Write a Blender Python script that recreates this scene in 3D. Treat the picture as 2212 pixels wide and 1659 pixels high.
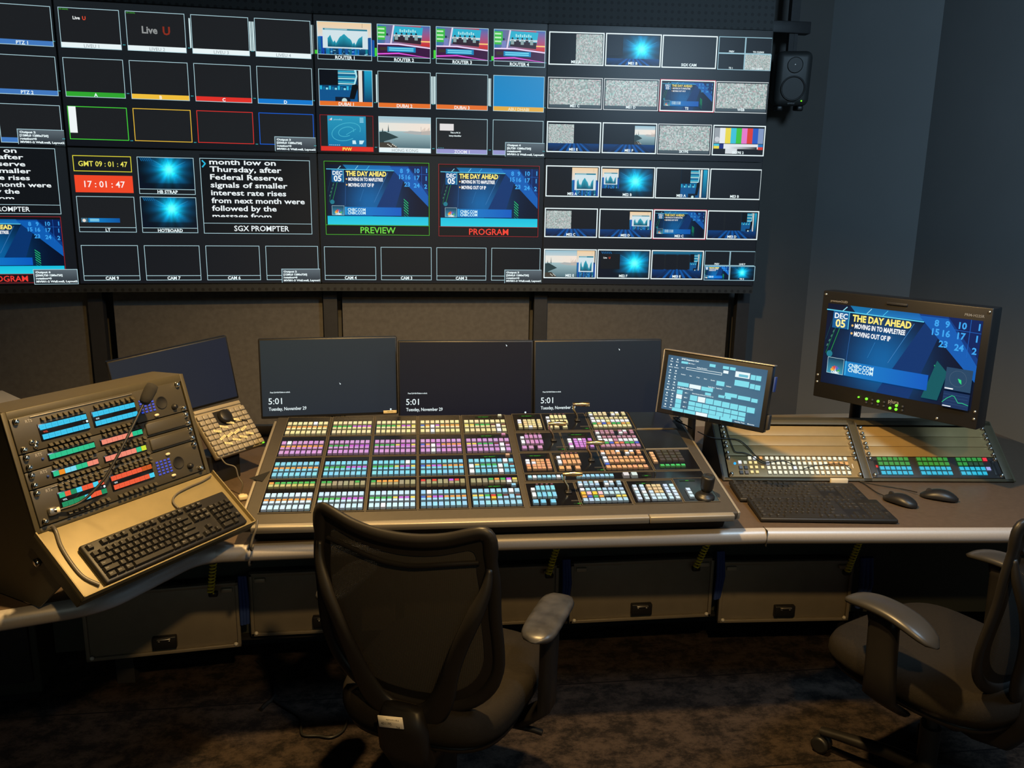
import bpy, bmesh, math, random
from mathutils import Matrix, Vector

for _o in list(bpy.data.objects):
    bpy.data.objects.remove(_o)
SC = bpy.context.scene
COL = SC.collection
random.seed(7)
PI = math.pi
R = math.radians
V = Vector

# ------------------------------------------------------------------ camera
FPX = 1807.2
cam_d = bpy.data.cameras.new('camera')
cam = bpy.data.objects.new('camera', cam_d)
COL.objects.link(cam)
cam_d.sensor_fit = 'HORIZONTAL'
cam_d.sensor_width = 36.0
cam_d.lens = 36.0 * FPX / 2212.0
cam_d.clip_start = 0.02
CAM = V((0.4266, -4.649, 1.70))
_yaw, _pit, _rol = .1342, -.2213, .0169
_f = V((math.sin(_yaw) * math.cos(_pit), math.cos(_yaw) * math.cos(_pit), math.sin(_pit)))
_r = V((math.cos(_yaw), -math.sin(_yaw), 0))
_u = _r.cross(_f)
_r2 = _r * math.cos(_rol) + _u * math.sin(_rol)
_u2 = _u * math.cos(_rol) - _r * math.sin(_rol)
_m = Matrix((_r2, _u2, -_f)).transposed().to_4x4()
_m.translation = CAM
cam.matrix_world = _m
SC.camera = cam

# ------------------------------------------------------------------ view, world
SC.view_settings.view_transform = 'Standard'
SC.view_settings.look = 'None'
SC.view_settings.gamma = 1.0
SC.view_settings.exposure = 0.0
SC.view_settings.use_curve_mapping = False
SC.cycles.use_denoising = True
SC.cycles.max_bounces = 6
SC.cycles.sample_clamp_indirect = 4.0
SC.cycles.caustics_reflective = False
SC.cycles.caustics_refractive = False
world = bpy.data.worlds.new('world')
SC.world = world
world.use_nodes = True
_bg = world.node_tree.nodes['Background']
_bg.inputs[0].default_value = (0.45, 0.52, 0.62, 1)
_bg.inputs[1].default_value = 0.045

# ------------------------------------------------------------------ lamps of the room, then two added fills
WARM = (1.0, 0.63, 0.24)
COOL = (0.50, 0.76, 1.0)

def spot(name, loc, target, power, angle, color=WARM, blend=0.5, size=0.05):
    d = bpy.data.lights.new(name, 'SPOT')
    d.energy = power; d.color = color; d.spot_size = R(angle); d.spot_blend = blend; d.shadow_soft_size = size
    o = bpy.data.objects.new(name, d); COL.objects.link(o)
    o.location = loc
    o.rotation_euler = (V(target) - V(loc)).to_track_quat('-Z', 'Y').to_euler()
    return o

def area(name, loc, target, power, sx, sy, color):
    d = bpy.data.lights.new(name, 'AREA')
    d.shape = 'RECTANGLE'; d.size = sx; d.size_y = sy; d.energy = power; d.color = color
    o = bpy.data.objects.new(name, d); COL.objects.link(o)
    o.location = loc
    o.rotation_euler = (V(target) - V(loc)).to_track_quat('-Z', 'Y').to_euler()
    return o

spot('downlight_console', (0.50, -2.95, 2.85), (0.62, -2.20, 0.7), 350, 112, WARM, .6)
spot('downlight_left', (-0.45, -1.40, 2.85), (-0.20, -2.45, 0.9), 60, 40, WARM, .7)
spot('downlight_aisle', (0.9, -4.85, 2.85), (0.95, -2.1, 0.1), 140, 66, WARM, .8)
spot('downlight_wall', (0.45, -2.30, 2.85), (0.45, .15, 0.55), 50, 56, (1.0, .80, .52), .9)
area('fill_behind_camera', (0.4, -6.6, 1.7), (0.8, -2.0, .6), 5.5, 2.6, 1.4, (.85, 1.0, .90))  # added dim fill that lifts the shade under the desk, no real lamp
area('fill_right_wall', (2.3, -3.6, 2.95), (3.2, -0.6, 1.5), 62, .6, .6, COOL)  # added cool fill to brighten the right wall, no fixture stands here

# ------------------------------------------------------------------ colour helpers
def s2l(c):
    c = c / 255.0
    return c / 12.92 if c <= 0.04045 else ((c + 0.055) / 1.055) ** 2.4

def C(r, g=None, b=None):
    if g is None:
        r, g, b = r
    return (s2l(r), s2l(g), s2l(b), 1.0)

def mixc(a, b, t):
    t = max(0.0, min(1.0, t))
    return tuple(a[i] + (b[i] - a[i]) * t for i in range(3)) + (1.0,)

# ------------------------------------------------------------------ materials
def mat(name, rgb, rough=.5, metal=0.0, spec=.5, noise=None, bump=None, emit=None):
    m = bpy.data.materials.new(name); m.use_nodes = True
    nt = m.node_tree; b = nt.nodes['Principled BSDF']
    b.inputs['Base Color'].default_value = (rgb[0], rgb[1], rgb[2], 1)
    b.inputs['Roughness'].default_value = rough
    b.inputs['Metallic'].default_value = metal
    b.inputs['Specular IOR Level'].default_value = spec
    if emit:
        b.inputs['Emission Color'].default_value = emit[0]
        b.inputs['Emission Strength'].default_value = emit[1]
    if noise or bump:
        tc = nt.nodes.new('ShaderNodeTexCoord')
    if noise:
        n = nt.nodes.new('ShaderNodeTexNoise'); n.inputs['Scale'].default_value = noise[0]
        n.inputs['Detail'].default_value = 6
        nt.links.new(tc.outputs['Object'], n.inputs['Vector'])
        rp = nt.nodes.new('ShaderNodeValToRGB')
        a = noise[1]
        rp.color_ramp.elements[0].position = .3; rp.color_ramp.elements[1].position = .7
        rp.color_ramp.elements[0].color = (rgb[0] * (1 - a), rgb[1] * (1 - a), rgb[2] * (1 - a), 1)
        rp.color_ramp.elements[1].color = (rgb[0] * (1 + a), rgb[1] * (1 + a), rgb[2] * (1 + a), 1)
        nt.links.new(n.outputs['Fac'], rp.inputs['Fac'])
        nt.links.new(rp.outputs['Color'], b.inputs['Base Color'])
    if bump:
        n2 = nt.nodes.new('ShaderNodeTexNoise'); n2.inputs['Scale'].default_value = bump[0]
        n2.inputs['Detail'].default_value = 3
        nt.links.new(tc.outputs['Object'], n2.inputs['Vector'])
        bp = nt.nodes.new('ShaderNodeBump'); bp.inputs['Strength'].default_value = bump[1]
        bp.inputs['Distance'].default_value = .002
        nt.links.new(n2.outputs['Fac'], bp.inputs['Height'])
        nt.links.new(bp.outputs['Normal'], b.inputs['Normal'])
    return m

def attr_mat(name, strength, base=(.004, .004, .005), rough=.35, spec=.3):
    """a surface that gives off the colour stored on its faces: screens and lit keys"""
    m = bpy.data.materials.new(name); m.use_nodes = True
    nt = m.node_tree; b = nt.nodes['Principled BSDF']
    b.inputs['Base Color'].default_value = base + (1,)
    b.inputs['Roughness'].default_value = rough
    b.inputs['Specular IOR Level'].default_value = spec
    a = nt.nodes.new('ShaderNodeAttribute'); a.attribute_name = 'Col'
    nt.links.new(a.outputs['Color'], b.inputs['Emission Color'])
    b.inputs['Emission Strength'].default_value = strength
    return m

M = {}
M['screen'] = attr_mat('screen_picture', 1.0)
M['key'] = attr_mat('lit_key', 1.05, (.035, .035, .035), .45, .4)
M['wall_dark'] = mat('dark_wall_paint', (.085, .082, .078), .85, noise=(3, .08))
M['wall_grey'] = mat('grey_wall_paint', (.17, .18, .185), .8, noise=(2, .05))
M['acoustic'] = mat('acoustic_fabric', (.115, .105, .092), .95, noise=(40, .12), bump=(500, .3))
M['black'] = mat('black_plastic', (.012, .012, .013), .42)
M['black_matte'] = mat('black_matte', (.008, .008, .009), .8)
M['gap'] = mat('dark_gap', (.004, .004, .004), .9)
M['bezel'] = mat('screen_bezel', (.01, .011, .013), .4)
M['steel_dark'] = mat('dark_steel', (.03, .03, .032), .55, .2, noise=(30, .1))
M['worktop'] = mat('brown_laminate', (.098, .070, .050), .42, noise=(60, .10), bump=(300, .05))
M['bullnose'] = mat('bullnose_silver', (.46, .43, .41), .42, .3, noise=(200, .04))
M['under'] = mat('under_desk_panel', (.05, .055, .045), .5, .2)
M['door'] = mat('cabinet_door_grey', (.25, .215, .165), .40, .15, noise=(20, .06))
M['chassis'] = mat('console_grey_metal', (.064, .057, .048), .5, .1, noise=(60, .05))
M['chassis_lt'] = mat('console_light_trim', (.34, .31, .26), .42, .4)
M['mod_trim'] = mat('module_frame', (.12, .108, .088), .45, .3)
M['module'] = mat('gloss_black_module', (.006, .006, .008), .16)
M['rack'] = mat('rack_olive_grey', (.072, .061, .034), .48, .15, noise=(40, .05))
M['tray'] = mat('tray_grey_metal', (.235, .19, .095), .5, .2, noise=(25, .06))
M['rts'] = mat('intercom_face_grey', (.060, .053, .038), .45, .15)
M['leverkey'] = mat('intercom_key', (.085, .078, .062), .35, .3)
M['chrome'] = mat('chrome_screw', (.75, .73, .68), .15, 1.0)
M['hinge'] = mat('hinge_tan', (.42, .36, .27), .4, .2)
M['steel'] = mat('brushed_steel', (.55, .52, .47), .3, .9)
M['plate'] = mat('blank_panel_bronze', (.32, .225, .095), .45, .2, noise=(30, .04))
M['keycap'] = mat('keycap_black', (.021, .020, .019), .36)
M['kbody'] = mat('keyboard_body', (.011, .010, .009), .5)
M['legend'] = mat('grey_print', (.32, .32, .32), .6)
M['legend_dk'] = mat('black_print', (.01, .01, .01), .6)
M['cable'] = mat('black_cable', (.012, .012, .012), .45)
M['cable_grey'] = mat('grey_cable', (.10, .09, .075), .4)
M['yellow'] = mat('yellow_green_cord', (.85, .72, .04), .45)
M['yellow2'] = mat('green_cord', (.05, .12, .03), .45)
M['blue_cloth'] = mat('blue_cable_wrap', (.02, .05, .22), .7)
M['foam'] = mat('mic_foam', (.02, .019, .018), .95, bump=(900, .5))
M['clearkey'] = mat('clear_keycap', (.30, .27, .22), .22, 0, .6)
M['shot'] = mat('controller_case', (.30, .26, .19), .4)
M['label'] = mat('paper_label', (.75, .66, .38), .6)
M['sticker'] = mat('white_sticker', (.78, .74, .66), .5)
M['cream'] = mat('cream_plastic', (.70, .62, .45), .4)
M['fabric'] = mat('seat_fabric', (.016, .0135, .011), .95, 0, .15, noise=(150, .12), bump=(800, .5))
M['chair_pl'] = mat('chair_plastic', (.013, .012, .012), .42, 0, .35, noise=(12, .1))
M['armpad'] = mat('worn_armrest', (.036, .037, .042), .36, noise=(28, .45))
M['armpad2'] = mat('clean_armrest', (.034, .033, .032), .36, noise=(8, .08))
M['speaker'] = mat('speaker_grey', (.028, .030, .030), .5)
M['cone'] = mat('speaker_cone', (.006, .006, .006), .5)
M['led_green'] = mat('green_led', (.05, .4, .05), .4, emit=(C(120, 235, 30), 1.2))
M['led_red'] = mat('red_led', (.3, .02, .02), .4, emit=(C(190, 20, 25), .6))
M['led_blue'] = mat('blue_led', (.02, .1, .5), .4, emit=(C(40, 170, 255), 1.2))
M['gold'] = mat('tbar_brass', (.80, .62, .38), .18, 1.0)
M['silverbez'] = mat('touch_frame_silver', (.50, .45, .38), .35, .7)
M['glass'] = mat('off_glass', (.010, .012, .015), .12)

def carpet():
    m = bpy.data.materials.new('carpet_tiles'); m.use_nodes = True
    nt = m.node_tree; b = nt.nodes['Principled BSDF']
    b.inputs['Roughness'].default_value = 1.0; b.inputs['Specular IOR Level'].default_value = .1
    tc = nt.nodes.new('ShaderNodeTexCoord')
    mp = nt.nodes.new('ShaderNodeMapping'); mp.inputs['Scale'].default_value = (1.0, 1.25, 1)
    nt.links.new(tc.outputs['Object'], mp.inputs['Vector'])
    n = nt.nodes.new('ShaderNodeTexNoise'); n.inputs['Scale'].default_value = 11; n.inputs['Detail'].default_value = 9
    n.inputs['Roughness'].default_value = .80
    nt.links.new(mp.outputs['Vector'], n.inputs['Vector'])
    rp = nt.nodes.new('ShaderNodeValToRGB')
    e = rp.color_ramp.elements
    e[0].position = .43; e[0].color = (.012, .010, .0095, 1)
    e[1].position = .58; e[1].color = (.050, .037, .030, 1)
    nt.links.new(n.outputs['Fac'], rp.inputs['Fac'])
    # seams of the carpet tiles
    sep = nt.nodes.new('ShaderNodeSeparateXYZ'); nt.links.new(tc.outputs['Object'], sep.inputs['Vector'])
    def seam(out, off):
        a = nt.nodes.new('ShaderNodeMath'); a.operation = 'ADD'; a.inputs[1].default_value = off
        nt.links.new(out, a.inputs[0])
        p = nt.nodes.new('ShaderNodeMath'); p.operation = 'PINGPONG'; p.inputs[1].default_value = .25
        nt.links.new(a.outputs[0], p.inputs[0])
        l = nt.nodes.new('ShaderNodeMath'); l.operation = 'LESS_THAN'; l.inputs[1].default_value = .003
        nt.links.new(p.outputs[0], l.inputs[0])
        return l
    s1, s2 = seam(sep.outputs['X'], 10.1), seam(sep.outputs['Y'], 10.02)
    mx = nt.nodes.new('ShaderNodeMath'); mx.operation = 'MAXIMUM'
    nt.links.new(s2.outputs[0], mx.inputs[0]); nt.links.new(s2.outputs[0], mx.inputs[1])
    mix = nt.nodes.new('ShaderNodeMix'); mix.data_type = 'RGBA'
    mix.inputs['B'].default_value = (.010, .008, .008, 1)
    nt.links.new(mx.outputs[0], mix.inputs['Factor']); nt.links.new(rp.outputs['Color'], mix.inputs['A'])
    nt.links.new(mix.outputs['Result'], b.inputs['Base Color'])
    n2 = nt.nodes.new('ShaderNodeTexNoise'); n2.inputs['Scale'].default_value = 260
    nt.links.new(tc.outputs['Object'], n2.inputs['Vector'])
    bp = nt.nodes.new('ShaderNodeBump'); bp.inputs['Strength'].default_value = .8; bp.inputs['Distance'].default_value = .004
    nt.links.new(n2.outputs['Fac'], bp.inputs['Height']); nt.links.new(bp.outputs['Normal'], b.inputs['Normal'])
    return m
M['carpet'] = carpet()

def dots(name, rgb, hole, ax, az, period, rad):
    """perforated sheet: round dark holes on a square pitch"""
    m = bpy.data.materials.new(name); m.use_nodes = True
    nt = m.node_tree; b = nt.nodes['Principled BSDF']; b.inputs['Roughness'].default_value = .6
    tc = nt.nodes.new('ShaderNodeTexCoord'); sep = nt.nodes.new('ShaderNodeSeparateXYZ')
    nt.links.new(tc.outputs['Object'], sep.inputs['Vector'])
    outs = []
    for a in (ax, az):
        p = nt.nodes.new('ShaderNodeMath'); p.operation = 'PINGPONG'; p.inputs[1].default_value = period / 2
        nt.links.new(sep.outputs[a], p.inputs[0])
        q = nt.nodes.new('ShaderNodeMath'); q.operation = 'POWER'; q.inputs[1].default_value = 2
        nt.links.new(p.outputs[0], q.inputs[0]); outs.append(q)
    s = nt.nodes.new('ShaderNodeMath'); s.operation = 'ADD'
    nt.links.new(outs[0].outputs[0], s.inputs[0]); nt.links.new(outs[1].outputs[0], s.inputs[1])
    l = nt.nodes.new('ShaderNodeMath'); l.operation = 'LESS_THAN'; l.inputs[1].default_value = rad * rad
    nt.links.new(s.outputs[0], l.inputs[0])
    mix = nt.nodes.new('ShaderNodeMix'); mix.data_type = 'RGBA'
    mix.inputs['A'].default_value = rgb + (1,); mix.inputs['B'].default_value = hole + (1,)
    nt.links.new(l.outputs[0], mix.inputs['Factor'])
    nt.links.new(mix.outputs['Result'], b.inputs['Base Color'])
    return m
M['perf'] = dots('perforated_steel', (.022, .025, .026), (.003, .003, .003), 'X', 'Z', .036, .0085)

def mesh_fabric(period_x, period_z):
    """woven chair mesh: threads with real see-through holes between them"""
    m = bpy.data.materials.new('chair_mesh_weave'); m.use_nodes = True
    nt = m.node_tree; b = nt.nodes['Principled BSDF']; out = nt.nodes['Material Output']
    b.inputs['Base Color'].default_value = (.030, .027, .024, 1); b.inputs['Roughness'].default_value = .75
    tc = nt.nodes.new('ShaderNodeTexCoord'); sep = nt.nodes.new('ShaderNodeSeparateXYZ')
    nt.links.new(tc.outputs['Object'], sep.inputs['Vector'])
    ls = []
    for a, p_, w in (('X', period_x, .44), ('Z', period_z, .20)):
        p = nt.nodes.new('ShaderNodeMath'); p.operation = 'PINGPONG'; p.inputs[1].default_value = p_ / 2
        nt.links.new(sep.outputs[a], p.inputs[0])
        l = nt.nodes.new('ShaderNodeMath'); l.operation = 'LESS_THAN'; l.inputs[1].default_value = p_ / 2 * w
        nt.links.new(p.outputs[0], l.inputs[0]); ls.append(l)
    mul = nt.nodes.new('ShaderNodeMath'); mul.operation = 'MULTIPLY'
    nt.links.new(ls[0].outputs[0], mul.inputs[0]); nt.links.new(ls[1].outputs[0], mul.inputs[1])
    tr = nt.nodes.new('ShaderNodeBsdfTransparent'); mx = nt.nodes.new('ShaderNodeMixShader')
    sc = nt.nodes.new('ShaderNodeMath'); sc.operation = 'MULTIPLY'; sc.inputs[1].default_value = .55
    nt.links.new(mul.outputs[0], sc.inputs[0])
    nt.links.new(sc.outputs[0], mx.inputs['Fac']); nt.links.new(b.outputs[0], mx.inputs[1]); nt.links.new(tr.outputs[0], mx.inputs[2])
    nt.links.new(mx.outputs[0], out.inputs['Surface'])
    return m
M['weave'] = mesh_fabric(.0044, .0036)

# ------------------------------------------------------------------ mesh builder
_cache = {}

def rbox_geo(sx, sy, sz, r, seg):
    k = (round(sx, 5), round(sy, 5), round(sz, 5), round(r, 5), seg)
    if k not in _cache:
        bm = bmesh.new(); bmesh.ops.create_cube(bm, size=1)
        for v in bm.verts:
            v.co = V((v.co.x * sx, v.co.y * sy, v.co.z * sz))
        bmesh.ops.bevel(bm, geom=list(bm.edges) + list(bm.verts), offset=r, segments=seg, affect='EDGES', profile=.5)
        bm.verts.index_update()
        _cache[k] = ([v.co.copy() for v in bm.verts], [[v.index for v in f.verts] for f in bm.faces])
        bm.free()
    return _cache[k]

_tcache = {}

def text_geo(s, bold=0.0, res=2):
    k = (s, bold, res)
    if k not in _tcache:
        cu = bpy.data.curves.new('t', 'FONT'); cu.body = s; cu.size = 1.0
        cu.resolution_u = res; cu.fill_mode = 'FRONT'; cu.offset = bold
        ob = bpy.data.objects.new('t', cu)
        me = bpy.data.meshes.new_from_object(ob)
        vs = [(v.co.x, v.co.y) for v in me.vertices]
        fs = [list(p.vertices) for p in me.polygons]
        bpy.data.objects.remove(ob); bpy.data.curves.remove(cu); bpy.data.meshes.remove(me)
        if not vs:
            vs, fs = [(0, 0)], []
        x0 = min(v[0] for v in vs); x1 = max(v[0] for v in vs)
        _tcache[k] = ([(x - x0, y) for x, y in vs], fs, x1 - x0)
    return _tcache[k]
CAPH = .73

class MB:
    def __init__(s):
        s.v = []; s.f = []; s.mi = []; s.col = []; s.sm = []; s.T = Matrix(); s.hascol = False
    def add(s, vs, fs, mi=0, col=None, smooth=False):
        b = len(s.v); T = s.T
        s.v += [T @ V(v) for v in vs]
        for i, f in enumerate(fs):
            s.f.append([b + j for j in f]); s.mi.append(mi); s.sm.append(smooth)
            if col is None:
                s.col.append(None)
            else:
                s.hascol = True
                if callable(col):
                    s.col.append([col(j) for j in f])
                else:
                    s.col.append([col] * len(f))
        return s
    def box(s, c, d, mi=0, col=None, rot=None):
        x, y, z = d[0] / 2, d[1] / 2, d[2] / 2
        vs = [V((i * x, j * y, k * z)) for k in (-1, 1) for j in (-1, 1) for i in (-1, 1)]
        if rot is not None:
            vs = [rot @ v for v in vs]
        vs = [v + V(c) for v in vs]
        return s.add(vs, [[0, 2, 3, 1], [4, 5, 7, 6], [0, 1, 5, 4], [2, 6, 7, 3], [0, 4, 6, 2], [1, 3, 7, 5]], mi, col)
    def rbox(s, c, d, r, mi=0, col=None, seg=2, rot=None, smooth=True):
        vs, fs = rbox_geo(d[0], d[1], d[2], min(r, min(d) * .49), seg)
        if rot is not None:
            vs = [rot @ v for v in vs]
        return s.add([v + V(c) for v in vs], fs, mi, col, smooth)
    def tube(s, pts, r, n=8, mi=0, cap=True, closed=False, flat=1.0, up=None, col=None):
        pts = [V(p) for p in pts]; N = len(pts)
        rs = r if isinstance(r, (list, tuple)) else [r] * N
        vs = []; prev = None
        for i, p in enumerate(pts):
            a = pts[(i - 1) % N] if (closed or i > 0) else p
            b = pts[(i + 1) % N] if (closed or i < N - 1) else p
            t = (b - a).normalized()
            if prev is None:
                q = V(up) if up is not None else (V((0, 0, 1)) if abs(t.z) < .9 else V((1, 0, 0)))
            else:
                q = prev
            x = (q - t * q.dot(t)).normalized(); prev = x
            y = t.cross(x)
            for k in range(n):
                an = 2 * PI * k / n
                vs.append(p + x * math.cos(an) * rs[i] * flat + y * math.sin(an) * rs[i])
        fs = []
        for i in range(N if closed else N - 1):
            j = (i + 1) % N
            for k in range(n):
                l = (k + 1) % n
                fs.append([i * n + k, i * n + l, j * n + l, j * n + k])
        s.add(vs, fs, mi, col, True)
        if cap and not closed:
            s.add(vs[:n], [list(range(n))[::-1]], mi, col); s.add(vs[-n:], [list(range(n))], mi, col)
        return s
    def lathe(s, prof, n=24, mi=0, c=(0, 0, 0), rot=None, col=None, smooth=True):
        vs = []; fs = []
        for r_, z_ in prof:
            for k in range(n):
                an = 2 * PI * k / n
                v = V((r_ * math.cos(an), r_ * math.sin(an), z_))
                if rot is not None:
                    v = rot @ v
                vs.append(v + V(c))
        for i in range(len(prof) - 1):
            for k in range(n):
                l = (k + 1) % n
                fs.append([i * n + k, i * n + l, (i + 1) * n + l, (i + 1) * n + k])
        s.add(vs, fs, mi, col, smooth)
        s.add(vs[:n], [list(range(n))[::-1]], mi, col)
        if prof[-1][0] > 1e-6: s.add(vs[-n:], [list(range(n))], mi, col)
        return s
    def prism(s, poly, h, mi=0, frame=None, col=None):
        """poly: list of (x,y); extruded along z by h"""
        n = len(poly)
        vs = [V((x, y, 0)) for x, y in poly] + [V((x, y, h)) for x, y in poly]
        if frame is not None:
            vs = [frame @ v for v in vs]
        fs = [list(range(n))[::-1], list(range(n, 2 * n))] + [[i, (i + 1) % n, n + (i + 1) % n, n + i] for i in range(n)]
        return s.add(vs, fs, mi, col)
    def text(s, txt, c, h, mi=0, col=None, ux=V((1, 0, 0)), uy=V((0, 0, 1)), align='C', bold=0.0, sx=1.0, maxw=None, res=2):
        vs, fs, w = text_geo(txt, bold, res)
        k = h / CAPH
        kx = k * sx
        if maxw and w * kx > maxw:
            kx = maxw / w
        off = {'C': -w * kx / 2, 'L': 0, 'R': -w * kx}[align]
        return s.add([V(c) + ux * (x * kx + off) + uy * (y * k - h / 2) for x, y in vs], fs, mi, col)
    def build(s, name, mats, parent=None, label=None):
        me = bpy.data.meshes.new(name)
        me.from_pydata([tuple(v) for v in s.v], [], s.f)
        if not isinstance(mats, (list, tuple)):
            mats = [mats]
        for m in mats:
            me.materials.append(m)
        me.polygons.foreach_set('material_index', s.mi)
        me.polygons.foreach_set('use_smooth', s.sm)
        if s.hascol:
            ca = me.color_attributes.new('Col', 'FLOAT_COLOR', 'CORNER')
            buf = []
            for f, c in zip(s.f, s.col):
                for k in range(len(f)):
                    buf.extend(c[k] if c else (0, 0, 0, 1))
            ca.data.foreach_set('color', buf)
        me.update()
        o = bpy.data.objects.new(name, me); COL.objects.link(o)
        if parent is not None:
            o.parent = parent
        if label:
            o['label'] = label
        return o

def tag(o, label, cat, group=None, kind=None):
    o['label'] = label; o['category'] = cat
    if group: o['group'] = group
    if kind: o['kind'] = kind
    return o

def thing(name, label, cat, loc=(0, 0, 0), rot=None, group=None):
    o = bpy.data.objects.new(name, None); COL.objects.link(o)
    o.empty_display_size = .05
    if rot is None:
        rot = Matrix.Identity(3)
    m = rot.to_4x4(); m.translation = V(loc); o.matrix_world = m
    return tag(o, label, cat, group)

def struct(o):
    o['kind'] = 'structure'
    return o

def frame3(yaw, tilt):
    """columns: x along the face, y out of the face, z up the face (leaning back by tilt)"""
    y, t = R(yaw), R(tilt)
    lx = V((math.cos(y), math.sin(y), 0)); back = V((-math.sin(y), math.cos(y), 0))
    up = V((0, 0, 1)) * math.cos(t) + back * math.sin(t)
    n = up.cross(lx)          # into the face
    return Matrix((lx, n, up)).transposed()

def dup(src, name, parent):
    c = src.copy(); COL.objects.link(c); c.parent = parent
    return c

# a flat picture drawn in layers on a face: u to the right, v down, both 0..1; the face's own axes are x (right) and z (up)
class Canvas:
    def __init__(s, mb, x0, z0, w, h, y=0.0, step=.00012, ctr=None):
        s.mb = mb; s.x0 = x0; s.z0 = z0; s.w = w; s.h = h; s.y = y; s.step = step
        s.ctr = ctr if ctr is not None else [0]
    def sub(s, u0, v0, u1, v1):
        return Canvas(s.mb, s.x0 + u0 * s.w, s.z0 + (1 - v1) * s.h, (u1 - u0) * s.w, (v1 - v0) * s.h, s.y, s.step, s.ctr)
    def P(s, u, v):
        return V((s.x0 + u * s.w, s.y - s.ctr[0] * s.step, s.z0 + (1 - v) * s.h))
    def poly(s, pts, col):
        s.ctr[0] += 1
        vs = [s.P(u, v) for u, v in pts]
        s.mb.add(vs, [list(range(len(vs)))], 0, col)
    def polyg(s, pts, cols):
        s.ctr[0] += 1
        vs = [s.P(u, v) for u, v in pts]
        s.mb.add(vs, [list(range(len(vs)))], 0, lambda j: cols[j])
    def rect(s, u0, v0, u1, v1, col):
        s.poly([(u0, v1), (u1, v1), (u1, v0), (u0, v0)], col)
    def vgrad(s, u0, v0, u1, v1, ctop, cbot):
        s.polyg([(u0, v1), (u1, v1), (u1, v0), (u0, v0)], [cbot, cbot, ctop, ctop])
    def hgrad(s, u0, v0, u1, v1, cl, cr):
        s.polyg([(u0, v1), (u1, v1), (u1, v0), (u0, v0)], [cl, cr, cr, cl])
    def frame(s, u0, v0, u1, v1, t, col):
        """t = line thickness in metres"""
        a, b = t / s.w, t / s.h
        s.ctr[0] += 1
        o = [s.P(u0, v1), s.P(u1, v1), s.P(u1, v0), s.P(u0, v0)]
        i = [s.P(u0 + a, v1 - b), s.P(u1 - a, v1 - b), s.P(u1 - a, v0 + b), s.P(u0 + a, v0 + b)]
        s.mb.add(o + i, [[0, 1, 5, 4], [1, 2, 6, 5], [2, 3, 7, 6], [3, 0, 4, 7]], 0, col)
    def line(s, u0, v0, u1, v1, t, col, col2=None):
        s.ctr[0] += 1
        a, b = s.P(u0, v0), s.P(u1, v1)
        d = (b - a).normalized(); n = V((-d.z, 0, d.x)) * t / 2
        vs = [a - n, b - n, b + n, a + n]
        c2 = col2 or col
        s.mb.add(vs, [[0, 1, 2, 3]], 0, lambda j: col if j in (0, 3) else c2)
    def grid(s, fn, nu, nv, u0=0, v0=0, u1=1, v1=1):
        s.ctr[0] += 1
        vs = []; cs = []
        for j in range(nv + 1):
            for i in range(nu + 1):
                a, b = i / nu, j / nv
                vs.append(s.P(u0 + (u1 - u0) * a, v0 + (v1 - v0) * b)); cs.append(fn(a, b))
        k = nu + 1
        fs = [[(j + 1) * k + i, (j + 1) * k + i + 1, j * k + i + 1, j * k + i] for j in range(nv) for i in range(nu)]
        s.mb.add(vs, fs, 0, lambda q: cs[q])
    def cells(s, fn, nu, nv, u0=0, v0=0, u1=1, v1=1):
        s.ctr[0] += 1
        vs = [s.P(u0 + (u1 - u0) * i / nu, v0 + (v1 - v0) * j / nv) for j in range(nv + 1) for i in range(nu + 1)]
        k = nu + 1
        for j in range(nv):
            for i in range(nu):
                c = fn(i, j)
                b = [(j + 1) * k + i, (j + 1) * k + i + 1, j * k + i + 1, j * k + i]
                s.mb.add([vs[q] for q in b], [[0, 1, 2, 3]], 0, c)
    def text(s, txt, u, v, h, col, align='C', bold=0.0, sx=1.0, maxw=None, res=2):
        """h = cap height in v units; maxw in u units"""
        s.ctr[0] += 1
        s.mb.text(txt, s.P(u, v), h * s.h, 0, col, align=align, bold=bold, sx=sx, maxw=(maxw * s.w if maxw else None), res=res)
    def disc(s, u, v, r, col, n=14, colc=None):
        """r in metres"""
        s.ctr[0] += 1
        c = s.P(u, v)
        vs = [c + V((math.cos(2 * PI * k / n) * r, 0, math.sin(2 * PI * k / n) * r)) for k in range(n)]
        if colc is None:
            s.mb.add(vs, [list(range(n))], 0, col)
        else:
            s.mb.add(vs + [c], [[k, (k + 1) % n, n] for k in range(n)], 0, lambda j: colc if j == n else col)
# ------------------------------------------------------------------ screen pictures
LCD = C(24, 28, 33)        # unlit lcd glow
TILE = C(29, 31, 34)
WHITE = C(235, 250, 252)
ICE = C(178, 214, 224)
GREEN = C(60, 190, 50)

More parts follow.
